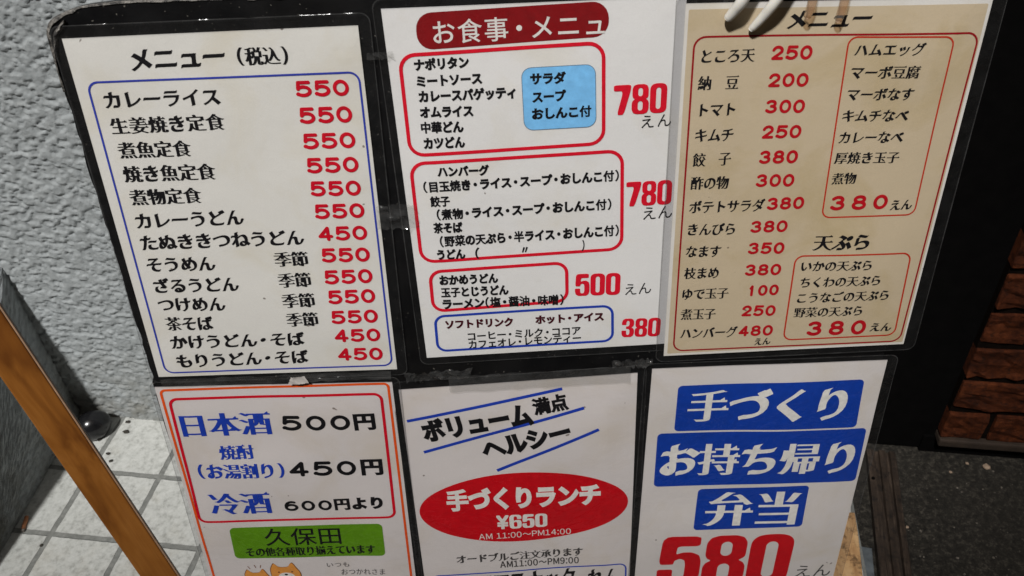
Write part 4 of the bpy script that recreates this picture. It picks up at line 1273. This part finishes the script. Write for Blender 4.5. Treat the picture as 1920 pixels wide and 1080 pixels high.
# ------------------------------------------------------------------ small things on the tiles
bm = bmesh.new()
bmesh.ops.create_uvsphere(bm, u_segments=40, v_segments=20, radius=1.0)
for v in bm.verts:
    z_ = v.co.z
    v.co = Vector((v.co.x * 0.036, v.co.y * 0.031, max(z_, -0.75) * 0.032 + 0.0280))
    v.co.x *= 1 + 0.05 * math.sin(3 * math.atan2(v.co.y, v.co.x + 1e-9))
cap = bm_obj('rubber_cap', bm, RUB, None, True, Matrix.Translation((-0.9035, 1.236, 0.0)) @ Matrix.Rotation(rad(25), 4, 'Z'))
tag(cap, 'shiny black rounded rubber cap on the tiles in the corner of the stucco walls', 'rubber cap')
BUTT = simple('cigarette_filter', (0.42, 0.17, 0.075), 0.8, 0.2, 300)
ASH = simple('cigarette_ash', (0.16, 0.14, 0.12), 0.9, 0.4, 400)
butt = empty('cigarette_end', Matrix.Translation((-0.966, 1.012, 0.0075)) @ Matrix.Rotation(rad(-82), 4, 'Z'))
tag(butt, 'short orange brown cigarette end on the white tile at the lower left', 'cigarette end')
bm = bmesh.new(); bm_tube(bm, [(-0.016, 0, 0), (-0.006, 0.0006, 0), (0.004, 0, 0), (0.014, 0.001, 0)], [0.0036, 0.0040, 0.0039, 0.0034], 14); bm_obj('filter', bm, BUTT, butt, True)
bm = bmesh.new(); bm_tube(bm, [(0.0142, 0.001, 0), (0.018, 0.0015, -0.0005)], [0.0033, 0.0022], 10); bm_obj('burnt_tip', bm, ASH, butt, True)
CRUMB = simple('dark_crumb', (0.030, 0.026, 0.020), 0.9, 0.4, 200, 0.5, 300)
spots = [((187, 822), 0.0080, 'round dark crumb of dirt just below the shiny black rubber cap'), ((203, 851), 0.0045, 'thin dark crumb of dirt right of the grout line below the rubber cap'),
         ((208, 865), 0.0040, 'tiny dark crumb on the white tile, nearest to the wooden batten'), ((237, 810), 0.0062, 'long dark crumb of dirt between the rubber cap and the black board'),
         ((241, 789), 0.0050, 'dark crumb lying against the foot of the tall stucco wall'), ((78, 1023), 0.0035, 'tiny dark crumb on the grout line beside the cigarette end')]
CR = [(-0.8926, 1.2208), (-0.8604, 1.1778), (-0.8484, 1.1578), (-0.8408, 1.2352), (-0.846, 1.263), (-0.9156, 0.963)]
for (px_, s_, lb), (cx, cy) in zip(spots, CR):
    bm = bmesh.new(); bmesh.ops.create_icosphere(bm, subdivisions=2, radius=s_)
    for v in bm.verts:
        k = 0.7 + 0.7 * random.random()
        v.co = Vector((v.co.x * k, v.co.y * k * 0.8, v.co.z * 0.30))
    o = bm_obj('dirt_crumb', bm, CRUMB, None, True, Matrix.Translation((cx, cy, 0.0045 + s_ * 0.2)) @ Matrix.Rotation(random.uniform(0, 3), 4, 'Z'))
    tag(o, lb, 'dirt crumb', 'dark crumbs on the white tiles')
PEB = simple('pale_stone', (0.33, 0.24, 0.17), 0.8, 0.25, 150, 0.4, 200)
for k, (cx, cy, s_, lb) in enumerate(((0.894, 1.050, 0.008, 'pale square stone chip on the asphalt under the brick pier'), (0.822, 1.043, 0.0032, 'tiny pale stone chip on the asphalt left of the square stone chip'),
                                      (0.862, 1.062, 0.0035, 'tiny pinkish stone chip close to the square stone chip'), (0.695, 0.925, 0.0032, 'tiny pale stone chip on the asphalt beside the grooved wooden strip'))):
    bm = bmesh.new(); bmesh.ops.create_icosphere(bm, subdivisions=1, radius=s_)
    for v in bm.verts: v.co = Vector((v.co.x * (0.8 + 0.4 * random.random()), v.co.y * (0.8 + 0.4 * random.random()), v.co.z * 0.5))
    o = bm_obj('stone_chip', bm, PEB, None, False, Matrix.Translation((cx, cy, -0.004 + s_ * 0.45)) @ Matrix.Rotation(k * 1.1, 4, 'Z'))
    tag(o, lb, 'stone chip', 'pale stone chips on the asphalt')

bm = bmesh.new()
rg = np.random.default_rng(5)
for k in range(420):
    cx = 0.68 + rg.random() * 0.75; cy = 0.45 + rg.random() * 0.62
    if cy > 1.075 - (cx - 0.80) * 0.162 or (cx - 0.70) < (cy - 1.1) * 0.25: continue
    r_ = 0.0008 + 0.0018 * rg.random() ** 3
    res = bmesh.ops.create_icosphere(bm, subdivisions=1, radius=r_)
    for v in res['verts']: v.co = Vector((v.co.x * rg.uniform(.6, 1.5) + cx, v.co.y * rg.uniform(.6, 1.5) + cy, v.co.z * 0.6 - 0.004 + r_ * 0.4))
GRIT = simple('grey_grit', (0.13, 0.115, 0.095), 0.9, 0.9, 90)
tag(bm_obj('grit', bm, GRIT), kind='stuff')
